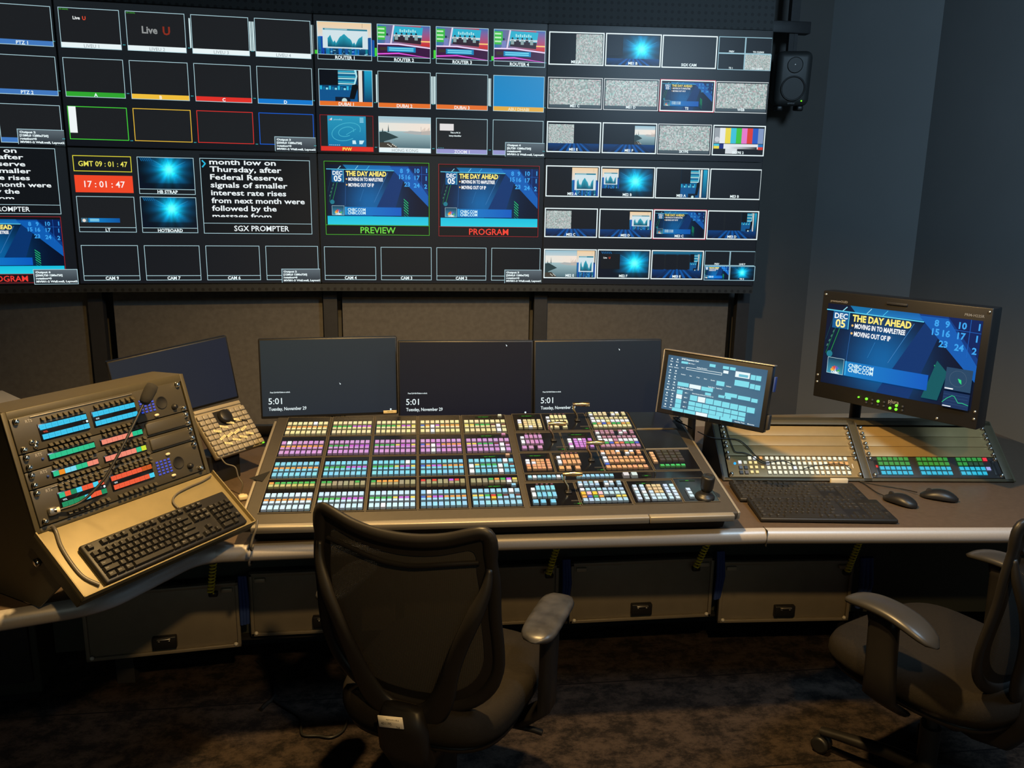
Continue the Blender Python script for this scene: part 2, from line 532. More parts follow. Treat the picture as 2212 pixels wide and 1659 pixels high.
def starburst(cv, cu=.55, cvv=.38, dark=0.0):
    def fn(u, v):
        dx, dy = (u - cu) * 1.78, v - cvv
        d = math.hypot(dx, dy); an = math.atan2(dy, dx)
        ray = .5 + .5 * math.sin(an * 9 + 1.3) * math.sin(an * 4 - .6)
        core = math.exp(-(d / .30) ** 2)
        halo = math.exp(-(d / .72) ** 2) * (.62 + .5 * ray)
        r = 255 * min(1, core ** 3 * .5)
        g = 255 * min(1, core * .72 + halo * .50)
        b = 255 * min(1, core * .62 + halo * .78)
        k = (1 - dark) * (1.0 if v < .78 else .6)
        return C(max(8, r * k), max(18, g * k), max(34, b * k))
    cv.grid(fn, 30, 18)
    for a, l, w in ((-2.9, .55, .012), (-2.62, .62, .016), (-.45, .6, .02), (-.2, .5, .008), (.35, .45, .006), (2.7, .4, .006), (1.2, .4, .01), (1.9, .4, .01), (-1.75, .3, .01)):
        c, s_ = math.cos(a), math.sin(a)
        p0 = (cu + c * .12 / 1.78, cvv + s_ * .12); p1 = (cu + c * l / 1.78, cvv + s_ * l)
        p1 = (min(.985, max(.015, p1[0])), min(.97, max(.03, p1[1])))
        cv.line(p0[0], p0[1], p1[0], p1[1], w * cv.h, C(60, 205, 255), C(10, 80, 130))
    for k in range(6):
        u = .04 + k * .035
        cv.poly([(u, .02), (u + .018, .02), (u + .05, .13), (u + .032, .13)], C(15, 95, 150))

def floorlines(cv):
    """dark blue stage floor with rays"""
    cv.vgrad(0, 0, 1, 1, C(8, 60, 120), C(10, 20, 42))
    for a in (-.42, -.28, -.14, 0, .14, .28, .42):
        cv.poly([(.5 + a * .4 - .01, 0), (.5 + a * .4 + .02, 0), (.5 + a + .05, 1), (.5 + a - .01, 1)], C(12, 84, 160) if abs(a) < .3 else C(10, 40, 85))

def static(cv, seed=0, lo=150, hi=214):
    rd = random.Random(seed)
    def fn(i, j):
        g = rd.uniform(lo, hi)
        if rd.random() < .15: return C(g * .80, g * .98, g * .95)
        if rd.random() < .10: return C(g, g * .92, g * .94)
        return C(g * .95, g * 1.0, g * .99)
    cv.cells(fn, 44, 24)

def skyline(cv):
    """sunset city with a pale chart card"""
    cv.vgrad(0, 0, 1, .55, C(238, 205, 160), C(214, 222, 226))
    cv.vgrad(0, .45, 1, 1, C(30, 120, 170), C(12, 35, 70))
    rd = random.Random(3)
    for k in range(26):
        u = rd.random(); h = rd.uniform(.04, .2)
        cv.rect(u, .62 - h, u + rd.uniform(.02, .06), 1, C(20, rd.uniform(60, 130), rd.uniform(120, 200)))
    for k in range(34):
        u, v = rd.random() * .96, rd.uniform(.78, .98)
        cv.rect(u, v, u + rd.uniform(.01, .05), v + .02, C(*rd.choice([(150, 215, 235), (18, 30, 50), (60, 150, 200), (10, 20, 38)])))
    cv.rect(.10, .20, .93, .80, C(208, 226, 232))
    cv.rect(.11, .20, .92, .25, C(35, 125, 150))
    cv.rect(.14, .21, .55, .24, C(150, 200, 210))
    hs = [.5, .45, .4, .52, .62, .56, .64, .58, .5, .44, .42, .38, .36, .4, .44, .48, .5, .55, .66, .6, .68, .58, .5, .46, .44, .4]
    n = len(hs) - 1
    for k in range(n):
        a, b = .19 + .64 * k / n, .19 + .64 * (k + 1) / n
        cv.polyg([(a, .76), (b, .76), (b, hs[k + 1]), (a, hs[k])], [C(14, 72, 98), C(14, 72, 98), C(40, 160, 185), C(40, 160, 185)])
    cv.line(.83, .03, .83, .16, .004 * cv.w, C(60, 50, 60))

def studio(cv):
    """presenter's set: blue backdrop, red side wall, pink desk"""
    cv.hgrad(0, 0, 1, .66, C(40, 120, 170), C(190, 60, 60))
    cv.vgrad(.82, 0, 1, .62, C(60, 110, 180), C(205, 45, 30))
    cv.poly([(.32, .04), (.86, .06), (.82, .58), (.30, .50)], C(45, 175, 205))
    for k in range(8):
        cv.rect(.42 + k * .04, .13 + (k % 2) * .03, .445 + k * .04, .22, C(170, 225, 230))
    cv.rect(.31, .30, .84, .36, C(205, 215, 220))
    cv.poly([(.32, .36), (.83, .38), (.82, .58), (.31, .52)], C(48, 34, 46))
    for k, u in enumerate((.36, .46, .55, .64, .73)):
        cv.disc(u, .27, .018 * cv.w, C(40, 46, 62))
        cv.rect(u - .03, .32, u + .03, .46, C(48, 40, 52) if k % 2 else C(140, 165, 165))
    cv.poly([(.30, .02), (.33, .02), (.27, .60), (.24, .60)], C(225, 215, 235))
    cv.poly([(.14, .58), (.16, .58), (.24, .35), (.22, .35)], C(245, 130, 60))
    cv.rect(.82, .47, .99, .51, C(255, 205, 120))
    cv.rect(0, .07, .17, .48, C(60, 185, 70))
    for k in range(3):
        cv.rect(.02, .12 + k * .12, .14, .17 + k * .12, C(190, 235, 190))
    cv.disc(.19, .31, .02 * cv.w, C(40, 45, 80))
    cv.poly([(.15, .36), (.24, .36), (.23, .60), (.15, .60)], C(120, 130, 190))
    cv.poly([(0, .60), (.5, .58), (1, .66), (1, 1), (0, 1)], C(58, 20, 62))
    cv.poly([(0, .59), (.4, .575), (1, .67), (1, .71), (.4, .62), (0, .63)], C(240, 215, 250))
    cv.poly([(0, .90), (.4, .86), (1, .99), (1, 1), (.4, .90), (0, .94)], C(230, 90, 225))
    cv.rect(.05, .70, .18, .80, C(60, 48, 44))
    cv.rect(.19, .68, .72, .84, C(20, 130, 185))
    for k in range(2):
        cv.rect(.22, .71 + k * .06, .68, .745 + k * .06, C(120, 220, 240))

def dubai(cv):
    """empty studio seat in front of a cyan screen wall"""
    cv.vgrad(0, 0, 1, 1, C(10, 60, 90), C(14, 70, 120))
    for k in range(9):
        cv.rect(.36, .04 + k * .055, .68, .075 + k * .055, C(*[(60, 190, 220), (180, 230, 235), (20, 120, 170)][k % 3]))
    for k in range(12):
        cv.rect(.02 + k * .055, .52 + (k % 3) * .03, .06 + k * .055, .66, C(*[(40, 180, 220), (15, 110, 160), (140, 220, 235)][k % 3]))
    cv.rect(0, .64, .72, 1, C(16, 84, 140))
    cv.rect(0, 0, .36, .50, C(12, 16, 24))
    cv.poly([(.66, 0), (.70, 0), (.72, .2), (.68, .44), (.65, .44), (.69, .2)], C(170, 230, 240))
    cv.rect(.72, .0, .83, 1, C(24, 14, 14)); cv.rect(.74, 0, .81, 1, C(225, 222, 215))
    cv.vgrad(.85, 0, 1, 1, C(30, 160, 200), C(10, 60, 100))
    cv.poly([(.62, .48), (.70, .44), (.73, .52), (.66, .92), (.56, .92)], C(10, 14, 20))
    cv.rect(.30, .86, .58, 1, C(14, 28, 48)); cv.disc(.47, .98, .05 * cv.w, C(190, 225, 225))

def swirl(cv):
    """teal desktop with a pale orbit mark"""
    cv.vgrad(0, 0, 1, 1, C(40, 150, 185), C(10, 115, 165))
    for r_, t in ((.30, .02), (.16, .03)):
        pts = [(.48 + math.cos(a / 24 * 2 * PI + .3) * r_ * 1.25, .52 + math.sin(a / 24 * 2 * PI) * r_) for a in range(25)]
        for k in range(3, 24):
            cv.line(pts[k][0], pts[k][1], pts[k + 1][0], pts[k + 1][1], .016 * cv.w, C(70, 178, 205))
    cv.line(.48, .62, .74, .42, .014 * cv.w, C(70, 178, 205))
    cv.poly([(.03, .15), (.12, .07), (.12, .15)], C(225, 230, 235)); cv.rect(.04, .13, .08, .16, C(210, 60, 80))
    cv.text('grassvalley', .16, .12, .05, C(150, 215, 235), 'L')
    for k in range(4):
        cv.rect(.84, .05 + k * .045, .94, .075 + k * .045, C(150, 215, 235))
    cv.poly([(.64, .80), (.72, .80), (.74, .92), (.64, .92)], C(200, 235, 245)); cv.poly([(.82, .80), (.95, .80), (.90, .92), (.82, .92)], C(200, 235, 245))
    for k in range(6):
        cv.rect(.04 + k * .05, .955, .06 + k * .05, .975, C(225, 240, 245))

def harbour(cv, night=False):
    """pale harbour at dawn: water, dark wooded slope, two thin towers"""
    cv.vgrad(0, 0, 1, .52, C(150, 190, 205), C(238, 228, 218))
    cv.hgrad(0, .20, 1, .50, C(228, 228, 220), C(242, 226, 212))
    cv.vgrad(0, .46, 1, 1, C(160, 190, 195), C(78, 108, 118))
    cv.poly([(.45, .50), (.6, .44), (.8, .46), (1, .42), (1, .56), (.7, .56)], C(172, 176, 176))
    for k in range(9):
        cv.rect(.82 + k * .02, .42 - (k % 4) * .03, .83 + k * .02, .56, C(196, 178, 166))
    cv.poly([(0, .50), (.12, .48), (.24, .56), (.38, .66), (.26, .72), (.10, .80), (.10, 1), (0, 1)], C(40, 62, 66))
    cv.poly([(.17, .50), (.185, .24), (.20, .50)], C(60, 84, 88)); cv.poly([(.06, .50), (.075, .36), (.09, .50)], C(60, 80, 84))
    cv.rect(.81, .30, .815, .50, C(150, 150, 150))
    cv.poly([(0, .84), (.2, .82), (.36, .98), (.36, 1), (0, 1)], C(64, 60, 52))
    for k in range(6):
        cv.rect(.16 + k * .03, .88 + (k % 3) * .03, .185 + k * .03, .91 + (k % 3) * .03, C(214, 212, 200))

def day_ahead(cv, strip=True, charts=False, bright=1.0):
    def q(r, g, b): return C(r * bright, g * bright, b * bright)
    def fn(u, v):
        d = math.exp(-((u - .42) / .28) ** 2 - ((v - .62) / .55) ** 2)
        return q(3 + 6 * d, 14 + 84 * d, 38 + 124 * d)
    cv.grid(fn, 16, 10)
    cv.poly([(.40, 1), (.62, 1), (.78, .1), (.66, .1)], q(8, 52, 110))
    cv.polyg([(.20, .075), (.66, .075), (.62, 0), (.16, 0)], [q(20, 120, 180), q(30, 120, 200), q(15, 95, 165), q(12, 110, 160)])
    cv.line(.14, .02, .11, .075, .006 * cv.w, q(150, 225, 240)); cv.line(.31, .01, .28, .075, .004 * cv.w, q(160, 230, 250)); cv.line(.42, .01, .39, .075, .004 * cv.w, q(70, 200, 240))
    # calendar corner
    cv.poly([(.62, 0), (1, 0), (1, .62), (.74, .22)], q(8, 58, 130))
    cv.poly([(.62, .02), (.80, .02), (1, .50), (1, .68)], q(14, 92, 178))
    cv.poly([(.80, 0), (1, 0), (1, .42)], q(6, 34, 92))
    for t, u, v in (('8', .735, .08), ('9', .80, .08), ('10', .89, .075), ('1', .985, .07), ('15', .735, .18), ('16', .80, .185), ('17', .89, .19), ('1', .98, .2), ('23', .79, .305), ('24', .885, .32), ('2', .975, .335)):
        cv.text(t, u, v, .074, q(60, 165, 240), bold=.03)
    cv.line(.935, .0, .935, .42, .003 * cv.w, q(30, 100, 190)); cv.line(.84, .13, 1, .14, .003 * cv.w, q(30, 100, 190))
    # slanting light lines and green chevrons
    for u0, v0, u1, v1, c in ((.10, .12, .02, .62, (20, 110, 60)), (.13, .12, .05, .62, (40, 150, 70)), (.06, .1, .01, .45, (15, 60, 70)), (.36, .4, .32, .6, (40, 110, 170)), (.60, .12, .46, .62, (60, 120, 180)), (.185, .28, .175, .68, (40, 90, 150))):
        cv.line(u0, v0, u1, v1, .004 * cv.w, q(*c))
    for k in range(6):
        cv.poly([(.085 - k * .012, .20 + k * .06), (.095 - k * .012, .20 + k * .06), (.09 - k * .012, .23 + k * .06), (.08 - k * .012, .23 + k * .06)], q(60, 110, 100))
    cv.disc(.05, .62, .022 * cv.w, q(30, 120, 140))
    for k in range(8):
        s_ = .015
        cv.poly([(.755 + k * .0, .55 + k * .045), (.755, .565 + k * .045), (.80, .635 + k * .045), (.80, .62 + k * .045)], q(40, 200, 120) if k < 5 else q(14, 120, 100))
    cv.poly([(.77, .50), (.84, .62), (.80, .95), (.70, .95), (.74, .70)], q(12, 88, 96)) if charts else None
    # date block and titles
    cv.rect(.05, .085, .165, .29, q(16, 92, 150)); cv.line(.165, .085, .165, .29, .006 * cv.w, q(90, 190, 220))
    cv.text('DEC', .108, .135, .066, q(240, 248, 250), bold=.028, maxw=.095)
    cv.text('05', .108, .225, .098, q(255, 240, 150) if charts else q(240, 248, 250), bold=.028, maxw=.095)
    cv.line(.0, .075, .66, .085, .007 * cv.w, q(90, 205, 240))
    cv.text('THE DAY AHEAD', .19, .140, .080, q(255, 236, 120), 'L', .04, maxw=.395)
    for t, v, w in (('MOVING IN TO MAPLETREE', .235, .34), ('MOVING OUT OF IP', .33, .25)):
        cv.disc(.195, v, .008 * cv.w, q(240, 190, 110))
        cv.text(t, .212, v, .058, q(245, 248, 250), 'L', .035, maxw=w)
    # web strap with the peacock mark
    t, b = (.70, .84) if strip else (.68, .86)
    cv.hgrad(.17, t, .73, b, q(20, 130, 200), q(10, 90, 190))
    cv.vgrad(.045, t - .02, .165, b, q(16, 50, 80), q(60, 150, 180))
    cv.frame(.045, t - .02, .165, b, .0025 * cv.w, q(190, 225, 235))
    cv.line(.18, t - .005, .18, b - .01, .004 * cv.w, q(80, 200, 240))
    cols = [(240, 190, 70), (235, 130, 60), (215, 70, 70), (120, 90, 170), (60, 120, 200), (70, 170, 90)]
    for k, c in enumerate(cols):
        a = PI - (k + .5) * PI / 6
        px, py = .108, b - .035
        l = .030
        ca, sa = math.cos(a), math.sin(a)
        asp = cv.w / cv.h
        cv.poly([(px + ca * .006, py - sa * .006 * asp), (px + ca * l - sa * .010, py - (sa * l + ca * .010) * asp), (px + ca * (l + .008), py - sa * (l + .008) * asp), (px + ca * l + sa * .010, py - (sa * l - ca * .010) * asp)], q(*c))
    cv.poly([(.104, b - .03), (.108, b - .085), (.112, b - .03)], q(245, 245, 245))
    cv.text('CNBC', .108, b - .02, .028, q(245, 250, 250), bold=.05, maxw=.06)
    for k in range(2):
        cv.text('CNBC.COM', .20, t + .043 + k * .055, .050, q(215, 245, 250), 'L', .025, maxw=.175)
    if strip:
        cv.vgrad(0, .855, 1, 1, q(20, 190, 225), q(40, 205, 225))
    if charts:
        cv.rect(.835, .55, .99, .80, q(38, 70, 100)); cv.rect(.835, .82, .99, 1, q(22, 50, 92))
        for k in range(20):
            a0, a1 = k / 20 * 2 * PI, (k + 1) / 20 * 2 * PI
            cv.line(.91 + math.cos(a0) * .05, .665 + math.sin(a0) * .09, .91 + math.cos(a1) * .05, .665 + math.sin(a1) * .09, .0012 * cv.w, q(90, 110, 130))
        cv.poly([(.91, .66), (.93, .67), (.935, .72), (.92, .70)], q(50, 220, 130))
        cv.line(.84, .785, .89, .785, .008 * cv.w, q(235, 240, 245)); cv.line(.84, .985, .89, .985, .006 * cv.w, q(235, 240, 245))
        pts = [(.835, .95), (.86, .90), (.875, .88), (.89, .86), (.905, .865), (.93, .93), (.955, .925), (.99, .94)]
        for a_, b_ in zip(pts, pts[1:]):
            cv.line(a_[0], a_[1], b_[0], b_[1], .003 * cv.w, q(50, 225, 140))
        for k in range(4):
            cv.line(.84, .85 + k * .035, .985, .85 + k * .035, .001 * cv.w, q(60, 100, 140))

def bars(cv):
    cv.rect(0, 0, 1, 1, C(22, 24, 30))
    cs = [(150, 158, 165), (228, 232, 235), (232, 214, 70), (60, 190, 215), (60, 190, 60), (226, 120, 200), (214, 60, 50), (40, 90, 190), (130, 150, 190)]
    for k, c in enumerate(cs):
        cv.rect(k / 9 + .0, .04, (k + 1) / 9, .60, C(*c))
    cv.rect(0, .62, .11, .70, C(60, 190, 215)); cv.rect(0, .70, .11, .80, C(232, 214, 70)); cv.rect(.11, .62, .20, .80, C(20, 40, 120))
    cv.hgrad(.20, .62, .9, .80, C(225, 230, 235), C(225, 230, 235)); cv.hgrad(.3, .72, .88, .80, C(225, 230, 235), C(30, 32, 36))
    cv.rect(.9, .62, 1, .72, C(40, 120, 190)); cv.rect(.9, .72, 1, .82, C(214, 60, 50))
    cv.disc(.06, .46, .05 * cv.w, C(200, 205, 210))
    cv.rect(.24, .80, .48, .98, C(215, 222, 226))

PROMPT = ['month low on', 'Thursday, after', 'Federal Reserve', 'signals of smaller', 'interest rate rises', 'from next month were', 'followed by the', 'message from']

def prompter(cv):
    cv.rect(0, 0, 1, 1, C(17, 20, 24))
    for k, (t, w) in enumerate(zip(PROMPT, (.60, .65, .66, .70, .685, .855, .59, .54))):
        cv.text(t, .085, .035 + k * .1035 + (.008 if k == 0 else 0), .072, C(238, 246, 248), 'L', .02, sx=4, maxw=w)
    cv.rect(0, -.05, 1, .022, C(17, 20, 24)); cv.rect(0, .775, 1, 1, C(17, 20, 24))
    cv.line(.02, .03, .05, .075, .012 * cv.w, C(40, 185, 225)); cv.line(.05, .07, .02, .12, .012 * cv.w, C(40, 185, 225))
    cv.text('SGX PROMPTER', .53, .925, .075, C(238, 246, 248), bold=.012, maxw=.60)
    cv.line(0, .86, 1, .86, .0022, ICE)

def live_logo(cv, u, v, w, k):
    cv.text('Live', u, v, w * .62, C(235 * k, 240 * k, 240 * k), 'L', .03, maxw=w)
    cv.text('U', u + w * 1.04, v, w * .72, C(225 * k, 75 * k, 50 * k), 'L', .03)

def outbox(cv, u0, v0, u1, v1, n, pos, wall, lay):
    cv.vgrad(u0, v0, u1, v1, C(92, 104, 112), C(28, 34, 42))
    cv.frame(u0, v0, u1, v1, .0025, ICE)
    s_ = cv.sub(u0, v0, u1, v1)
    for k, (t, w) in enumerate((('Output %d' % n, .34), ('[%s 1280x720]' % pos, .60), ('rotation=0', .35), ('MV001-%d Wall.wall, Layout%d' % (wall, lay), .93))):
        s_.text(t, .05, .19 + k * .205, .125, WHITE, 'L', .05, sx=3, maxw=w)

def caption(cv, txt, style):
    """the strip along the lower edge of a tile: cv is the strip"""
    st = {'black': (C(24, 28, 33), WHITE, .03), 'white': (C(232, 244, 246), C(140, 152, 158), 0), 'blue': (C(66, 120, 190), WHITE, .02), 'green': (C(48, 165, 48), WHITE, .03),
          'yellow': (C(240, 190, 60), C(250, 240, 215), .03), 'red': (C(225, 48, 40), WHITE, .03), 'sky': (C(20, 120, 205), WHITE, .03), 'orange': (C(228, 112, 40), C(250, 235, 225), .03),
          'amber': (C(226, 172, 62), C(240, 222, 180), .03), 'redy': (C(222, 48, 38), C(250, 225, 80), .03), 'lilac': (C(150, 150, 205), C(235, 235, 245), .02)}[style]
    cv.rect(0, 0, 1, 1, st[0])
    if txt:
        cv.text(txt, .5, .5, .66, st[1], bold=st[2])

def tile(par, canvas, mb_origin, rect, cap=None, style='black', pic=None, fcol=ICE, ft=.0026, cover=None, bg=TILE, extras=None, lab=None, strip=True):
    """one picture window on a display: a mesh of its own under the display's screen"""
    mb = MB()
    W_, H_ = canvas
    cv = Canvas(mb, 0, 0, W_, H_, -.0006)
    u0, v0, u1, v1 = rect
    t = cv.sub(u0, v0, u1, v1)
    t.rect(0, 0, 1, 1, bg)
    hstrip = .135 if strip else 0
    if pic:
        p = t.sub(.0, .0, 1, 1 - hstrip)
        pic(p)
    if strip:
        caption(t.sub(0, 1 - hstrip, 1, 1), cap, style)
        if style == 'black':
            t.line(0, 1 - hstrip, 1, 1 - hstrip, ft, fcol)
    t.frame(0, 0, 1, 1, ft, fcol)
    if extras:
        extras(t, cv)
    o = mb.build('picture_window', M['screen'], par)
    o['label'] = lab or ('picture window captioned ' + cap if cap else 'blank picture window')
    return o

# ------------------------------------------------------------------ room
ZW = 1.70 - .4811          # lower edge of the video wall
PW, PH = 1.2135, .6835
FA = .0691

def quad_struct(name, pts, m):
    mb = MB(); mb.add(pts, [list(range(len(pts)))])
    return struct(mb.build(name, M[m]))
HC = 3.1
quad_struct('floor', [(-4.5, -7, 0), (5, -7, 0), (5, 1.2, 0), (-4.5, 1.2, 0)], 'carpet')
quad_struct('ceiling', [(-4.5, -7, HC), (-4.5, 1.2, HC), (5, 1.2, HC), (5, -7, HC)], 'wall_dark')
quad_struct('wall_back', [(-4.5, .25, 0), (2.925, .25, 0), (2.925, .25, HC), (-4.5, .25, HC)], 'wall_dark')
quad_struct('wall_corner', [(2.925, .25, 0), (3.25, -.30, 0), (3.25, -.30, HC), (2.925, .25, HC)], 'wall_grey')
quad_struct('wall_right', [(3.25, -.30, 0), (3.42, -7, 0), (3.42, -7, HC), (3.25, -.30, HC)], 'wall_grey')
quad_struct('wall_left', [(-4.4, .25, 0), (-4.4, -7, 0), (-4.4, -7, HC), (-4.4, .25, HC)], 'wall_dark')
quad_struct('wall_front', [(-4.4, -6.9, 0), (3.42, -6.9, 0), (3.42, -6.9, HC), (-4.4, -6.9, HC)], 'wall_dark')

# facet frames of the curved wall
dirs = [V((math.cos(2 * FA), math.sin(2 * FA), 0)), V((math.cos(FA), math.sin(FA), 0)), V((1, 0, 0)), V((math.cos(FA), -math.sin(FA), 0))]
orig = [None] * 5
orig[2] = V((0, 0, ZW)); orig[3] = orig[2] + dirs[2] * PW; orig[4] = orig[3] + dirs[3] * PW
orig[1] = orig[2] - dirs[1] * PW; orig[0] = orig[1] - dirs[0] * PW
yaws = [2 * FA, FA, 0, -FA]

# the frame that carries the displays: rails and posts, with fabric panels between the posts
fr = thing('video_wall_frame', 'dark steel frame with perforated rails and posts carrying the display wall', 'frame', (0, .10, 0))
def facet_box(mb, c, x0, x1, y0, y1, z0, z1):
    d = dirs[c]; n = V((-d.y, d.x, 0)); o = V((orig[c].x, orig[c].y - .10, 0))
    vs = [o + d * x + n * y + V((0, 0, z)) for z in (z0, z1) for y in (y0, y1) for x in (x0, x1)]
    mb.add(vs, [[0, 2, 3, 1], [4, 5, 7, 6], [0, 1, 5, 4], [2, 6, 7, 3], [0, 4, 6, 2], [1, 3, 7, 5]])
for nm, z0, z1 in (('top_rail', ZW + 2 * PH + .002, ZW + 2 * PH + .15), ('bottom_rail', ZW - .042, ZW - .002)):
    mb = MB()
    for c in range(4):
        facet_box(mb, c, 0, PW, .004, .055, z0, z1)
    mb.build(nm, M['perf'], fr)
postx = []
for c, o in ((1, orig[1]), (2, orig[2]), (3, orig[3]), (3, orig[4] - dirs[3] * .10)):
    pass
for k, (px, py) in enumerate(((-1.185, .06), (.035, .13), (1.228, .13), (2.43, .075))):
    mb = MB(); mb.box((px, py - .10, (ZW - .03) / 2), (.075, .05, ZW - .03))
    mb.build('post', M['steel_dark'], fr)
# fabric panels under the wall and dark joints beside the posts
def wall_panel(n, xa, ya, xb, yb):
    mb = MB(); t = .02
    d = V((xb - xa, yb - ya, 0)).normalized(); nn = V((-d.y, d.x, 0)) * t
    p = [V((xa, ya, 0)), V((xb, yb, 0))]
    z0, z1 = .02, ZW - .05
    vs = [q + V((0, 0, z)) for z in (z0, z1) for q in (p[0], p[1], p[1] + nn, p[0] + nn)]
    mb.add(vs, [[3, 2, 1, 0], [4, 5, 6, 7], [0, 1, 5, 4], [1, 2, 6, 5], [2, 3, 7, 6], [3, 0, 4, 7]])
    struct(mb.build('trim_%d' % n, M['acoustic']))
wall_panel(1, -2.6, .02, -1.235, .08)
wall_panel(2, -1.11, .09, -.012, .155)
wall_panel(3, .098, .155, 1.168, .155)
wall_panel(4, 1.275, .155, 2.36, .105)

# ------------------------------------------------------------------ the eight displays
def dashes(cv):
    for v in (.285, .618, .948):
        for u in (.2515, .5005, .7500, .992):
            for k in range(2):
                cv.rect(u + k * .0055 - .003, v - .003, u + k * .0055 + .0005, v + .002, C(70, 190, 200))


def display(c, row, label, marks=False):
    z = ZW + row * PH
    rot = Matrix.Rotation(yaws[c], 3, 'Z')
    t = thing('wall_display', label, 'display', orig[c] + V((0, 0, row * PH)), rot, 'displays of the video wall')
    mb = MB()
    g = .0016
    mb.box((PW / 2, .042, PH / 2), (PW - .004, .08, PH - .004))
    b = .003
    for (cx, cz, sx, sz) in ((PW / 2, g + b / 2, PW - 2 * g, b), (PW / 2, PH - g - b / 2, PW - 2 * g, b), (g + b / 2, PH / 2, b, PH - 2 * g), (PW - g - b / 2, PH / 2, b, PH - 2 * g)):
        mb.box((cx, .001, cz), (sx, .006, sz))
    mb.build('case', M['bezel'], t)
    mb = MB(); cv = Canvas(mb, 0, 0, PW, PH, 0)
    cv.vgrad(.004, .006, .996, .994, C(27, 32, 36), C(19, 22, 28))
    if marks: dashes(cv)
    s = mb.build('screen', M['screen'], t)
    return t, s
E4 = [(.017, .243), (.2655, .4915), (.5145, .7405), (.764, .99)]
CVS = (PW, PH)
ROWS = [(.054, .321), (.387, .653), (.717, .984)]

def meters(sides, top=.10):
    def f(t, cv):
        for sd in sides:
            if sd == 'L':
                t.rect(-.035, top, -.012, .86, C(215, 240, 243))
            else:
                t.rect(1.012, top, 1.035, .86, C(215, 240, 243)); t.rect(1.045, top, 1.06, .86, C(200, 228, 232))
    return f
def vu(h):
    def f(t, cv):
        t.rect(-.045, .86 - h, -.005, .86, C(70, 215, 60))
    return f

# column cut by the left edge
t, s = display(0, 1, 'display at the left edge showing PTZ windows, upper row', True)
tile(s, CVS, t, (E4[3][0], ROWS[0][0], E4[3][1], ROWS[0][1]), 'PTZ 1', 'blue')
tile(s, CVS, t, (E4[3][0], ROWS[1][0], E4[3][1], ROWS[1][1]), 'PTZ 2', 'blue')
tile(s, CVS, t, (E4[3][0], ROWS[2][0], E4[3][1], ROWS[2][1]), '', 'blue', extras=lambda a, b: outbox(b, .825, .887, .998, .998, 2, '1280,0', 2, 2), lab='blank picture window behind an output note')
t, s = display(0, 0, 'display at the left edge showing prompter text and programme picture, lower row')
def prtile(s, rect, extra=None, lab='prompter text window'):
    mb = MB(); cv = Canvas(mb, 0, 0, PW, PH, -.0006); q = cv.sub(*rect); prompter(q); q.frame(0, 0, 1, 1, .0026, ICE)
    o = mb.build('picture_window', M['screen'], s); o['label'] = lab
def bigtile(s, rect, cap, col, extra=None, scol=None):
    mb = MB(); cv = Canvas(mb, 0, 0, PW, PH, -.0006); q = cv.sub(*rect)
    q.rect(0, 0, 1, 1, C(16, 20, 24))
    day_ahead(q.sub(.02, .045, .99, .86))
    q.frame(0, 0, 1, 1, .0022, scol or col); q.line(0, .865, 1, .865, .0022, scol or col)
    q.text(cap, .5, .93, .09, col, bold=.012)
    if extra: extra(cv)
    o = mb.build('picture_window', M['screen'], s); o['label'] = 'picture window captioned ' + cap
prtile(s, (.507, .017, .957, .484))
bigtile(s, (.507, .501, .954, .985), 'PROGRAM', C(240, 60, 50), lambda cv: outbox(cv, .83, .885, .998, .997, 6, '2560,720', 2, 2), C(170, 40, 45))

# second column
t, s = display(1, 1, 'upper display showing LIVEU and lettered A to D windows', True)
def lv(u, v, w, k):
    def f(p):
        live_logo(p, u, v, w, k); p.text('NO SIGNAL', .02, .05, .04, C(60, 150, 50), 'L', .03, maxw=.15)
    return f
tile(s, CVS, t, (E4[0][0], ROWS[0][0], E4[0][1], ROWS[0][1]), 'LIVEU 1', 'white', lv(.23, .28, .15, 1.0))
tile(s, CVS, t, (E4[1][0], ROWS[0][0], E4[1][1], ROWS[0][1]), 'LIVEU 2', 'white', lv(.26, .52, .34, .60))
tile(s, CVS, t, (E4[2][0], ROWS[0][0], E4[2][1], ROWS[0][1]), 'LIVEU 3', 'white', extras=meters('LR'))
tile(s, CVS, t, (E4[3][0], ROWS[0][0], E4[3][1], ROWS[0][1]), 'LIVEU 4', 'white', extras=meters('LR'))
for k, (a, st) in enumerate((('A', 'green'), ('B', 'yellow'), ('C', 'red'), ('D', 'sky'))):
    tile(s, CVS, t, (E4[k][0], ROWS[1][0], E4[k][1], ROWS[1][1]), a, st)
for k, (c, nm) in enumerate(((C(70, 215, 60), 'green'), (C(232, 188, 60), 'yellow'), (C(215, 50, 45), 'red'), (C(25, 95, 215), 'blue'))):
    ex = None
    if k == 0: ex = lambda a, b: a.rect(.015, .01, .14, .80, C(240, 246, 248))
    if k == 3: ex = lambda a, b: outbox(b, .825, .887, .998, .998, 3, '2560,0', 2, 2)
    tile(s, CVS, t, (E4[k][0], .717, E4[k][1], .948), fcol=c, ft=.0034, strip=False, extras=ex, lab='empty window with a %s border' % nm)

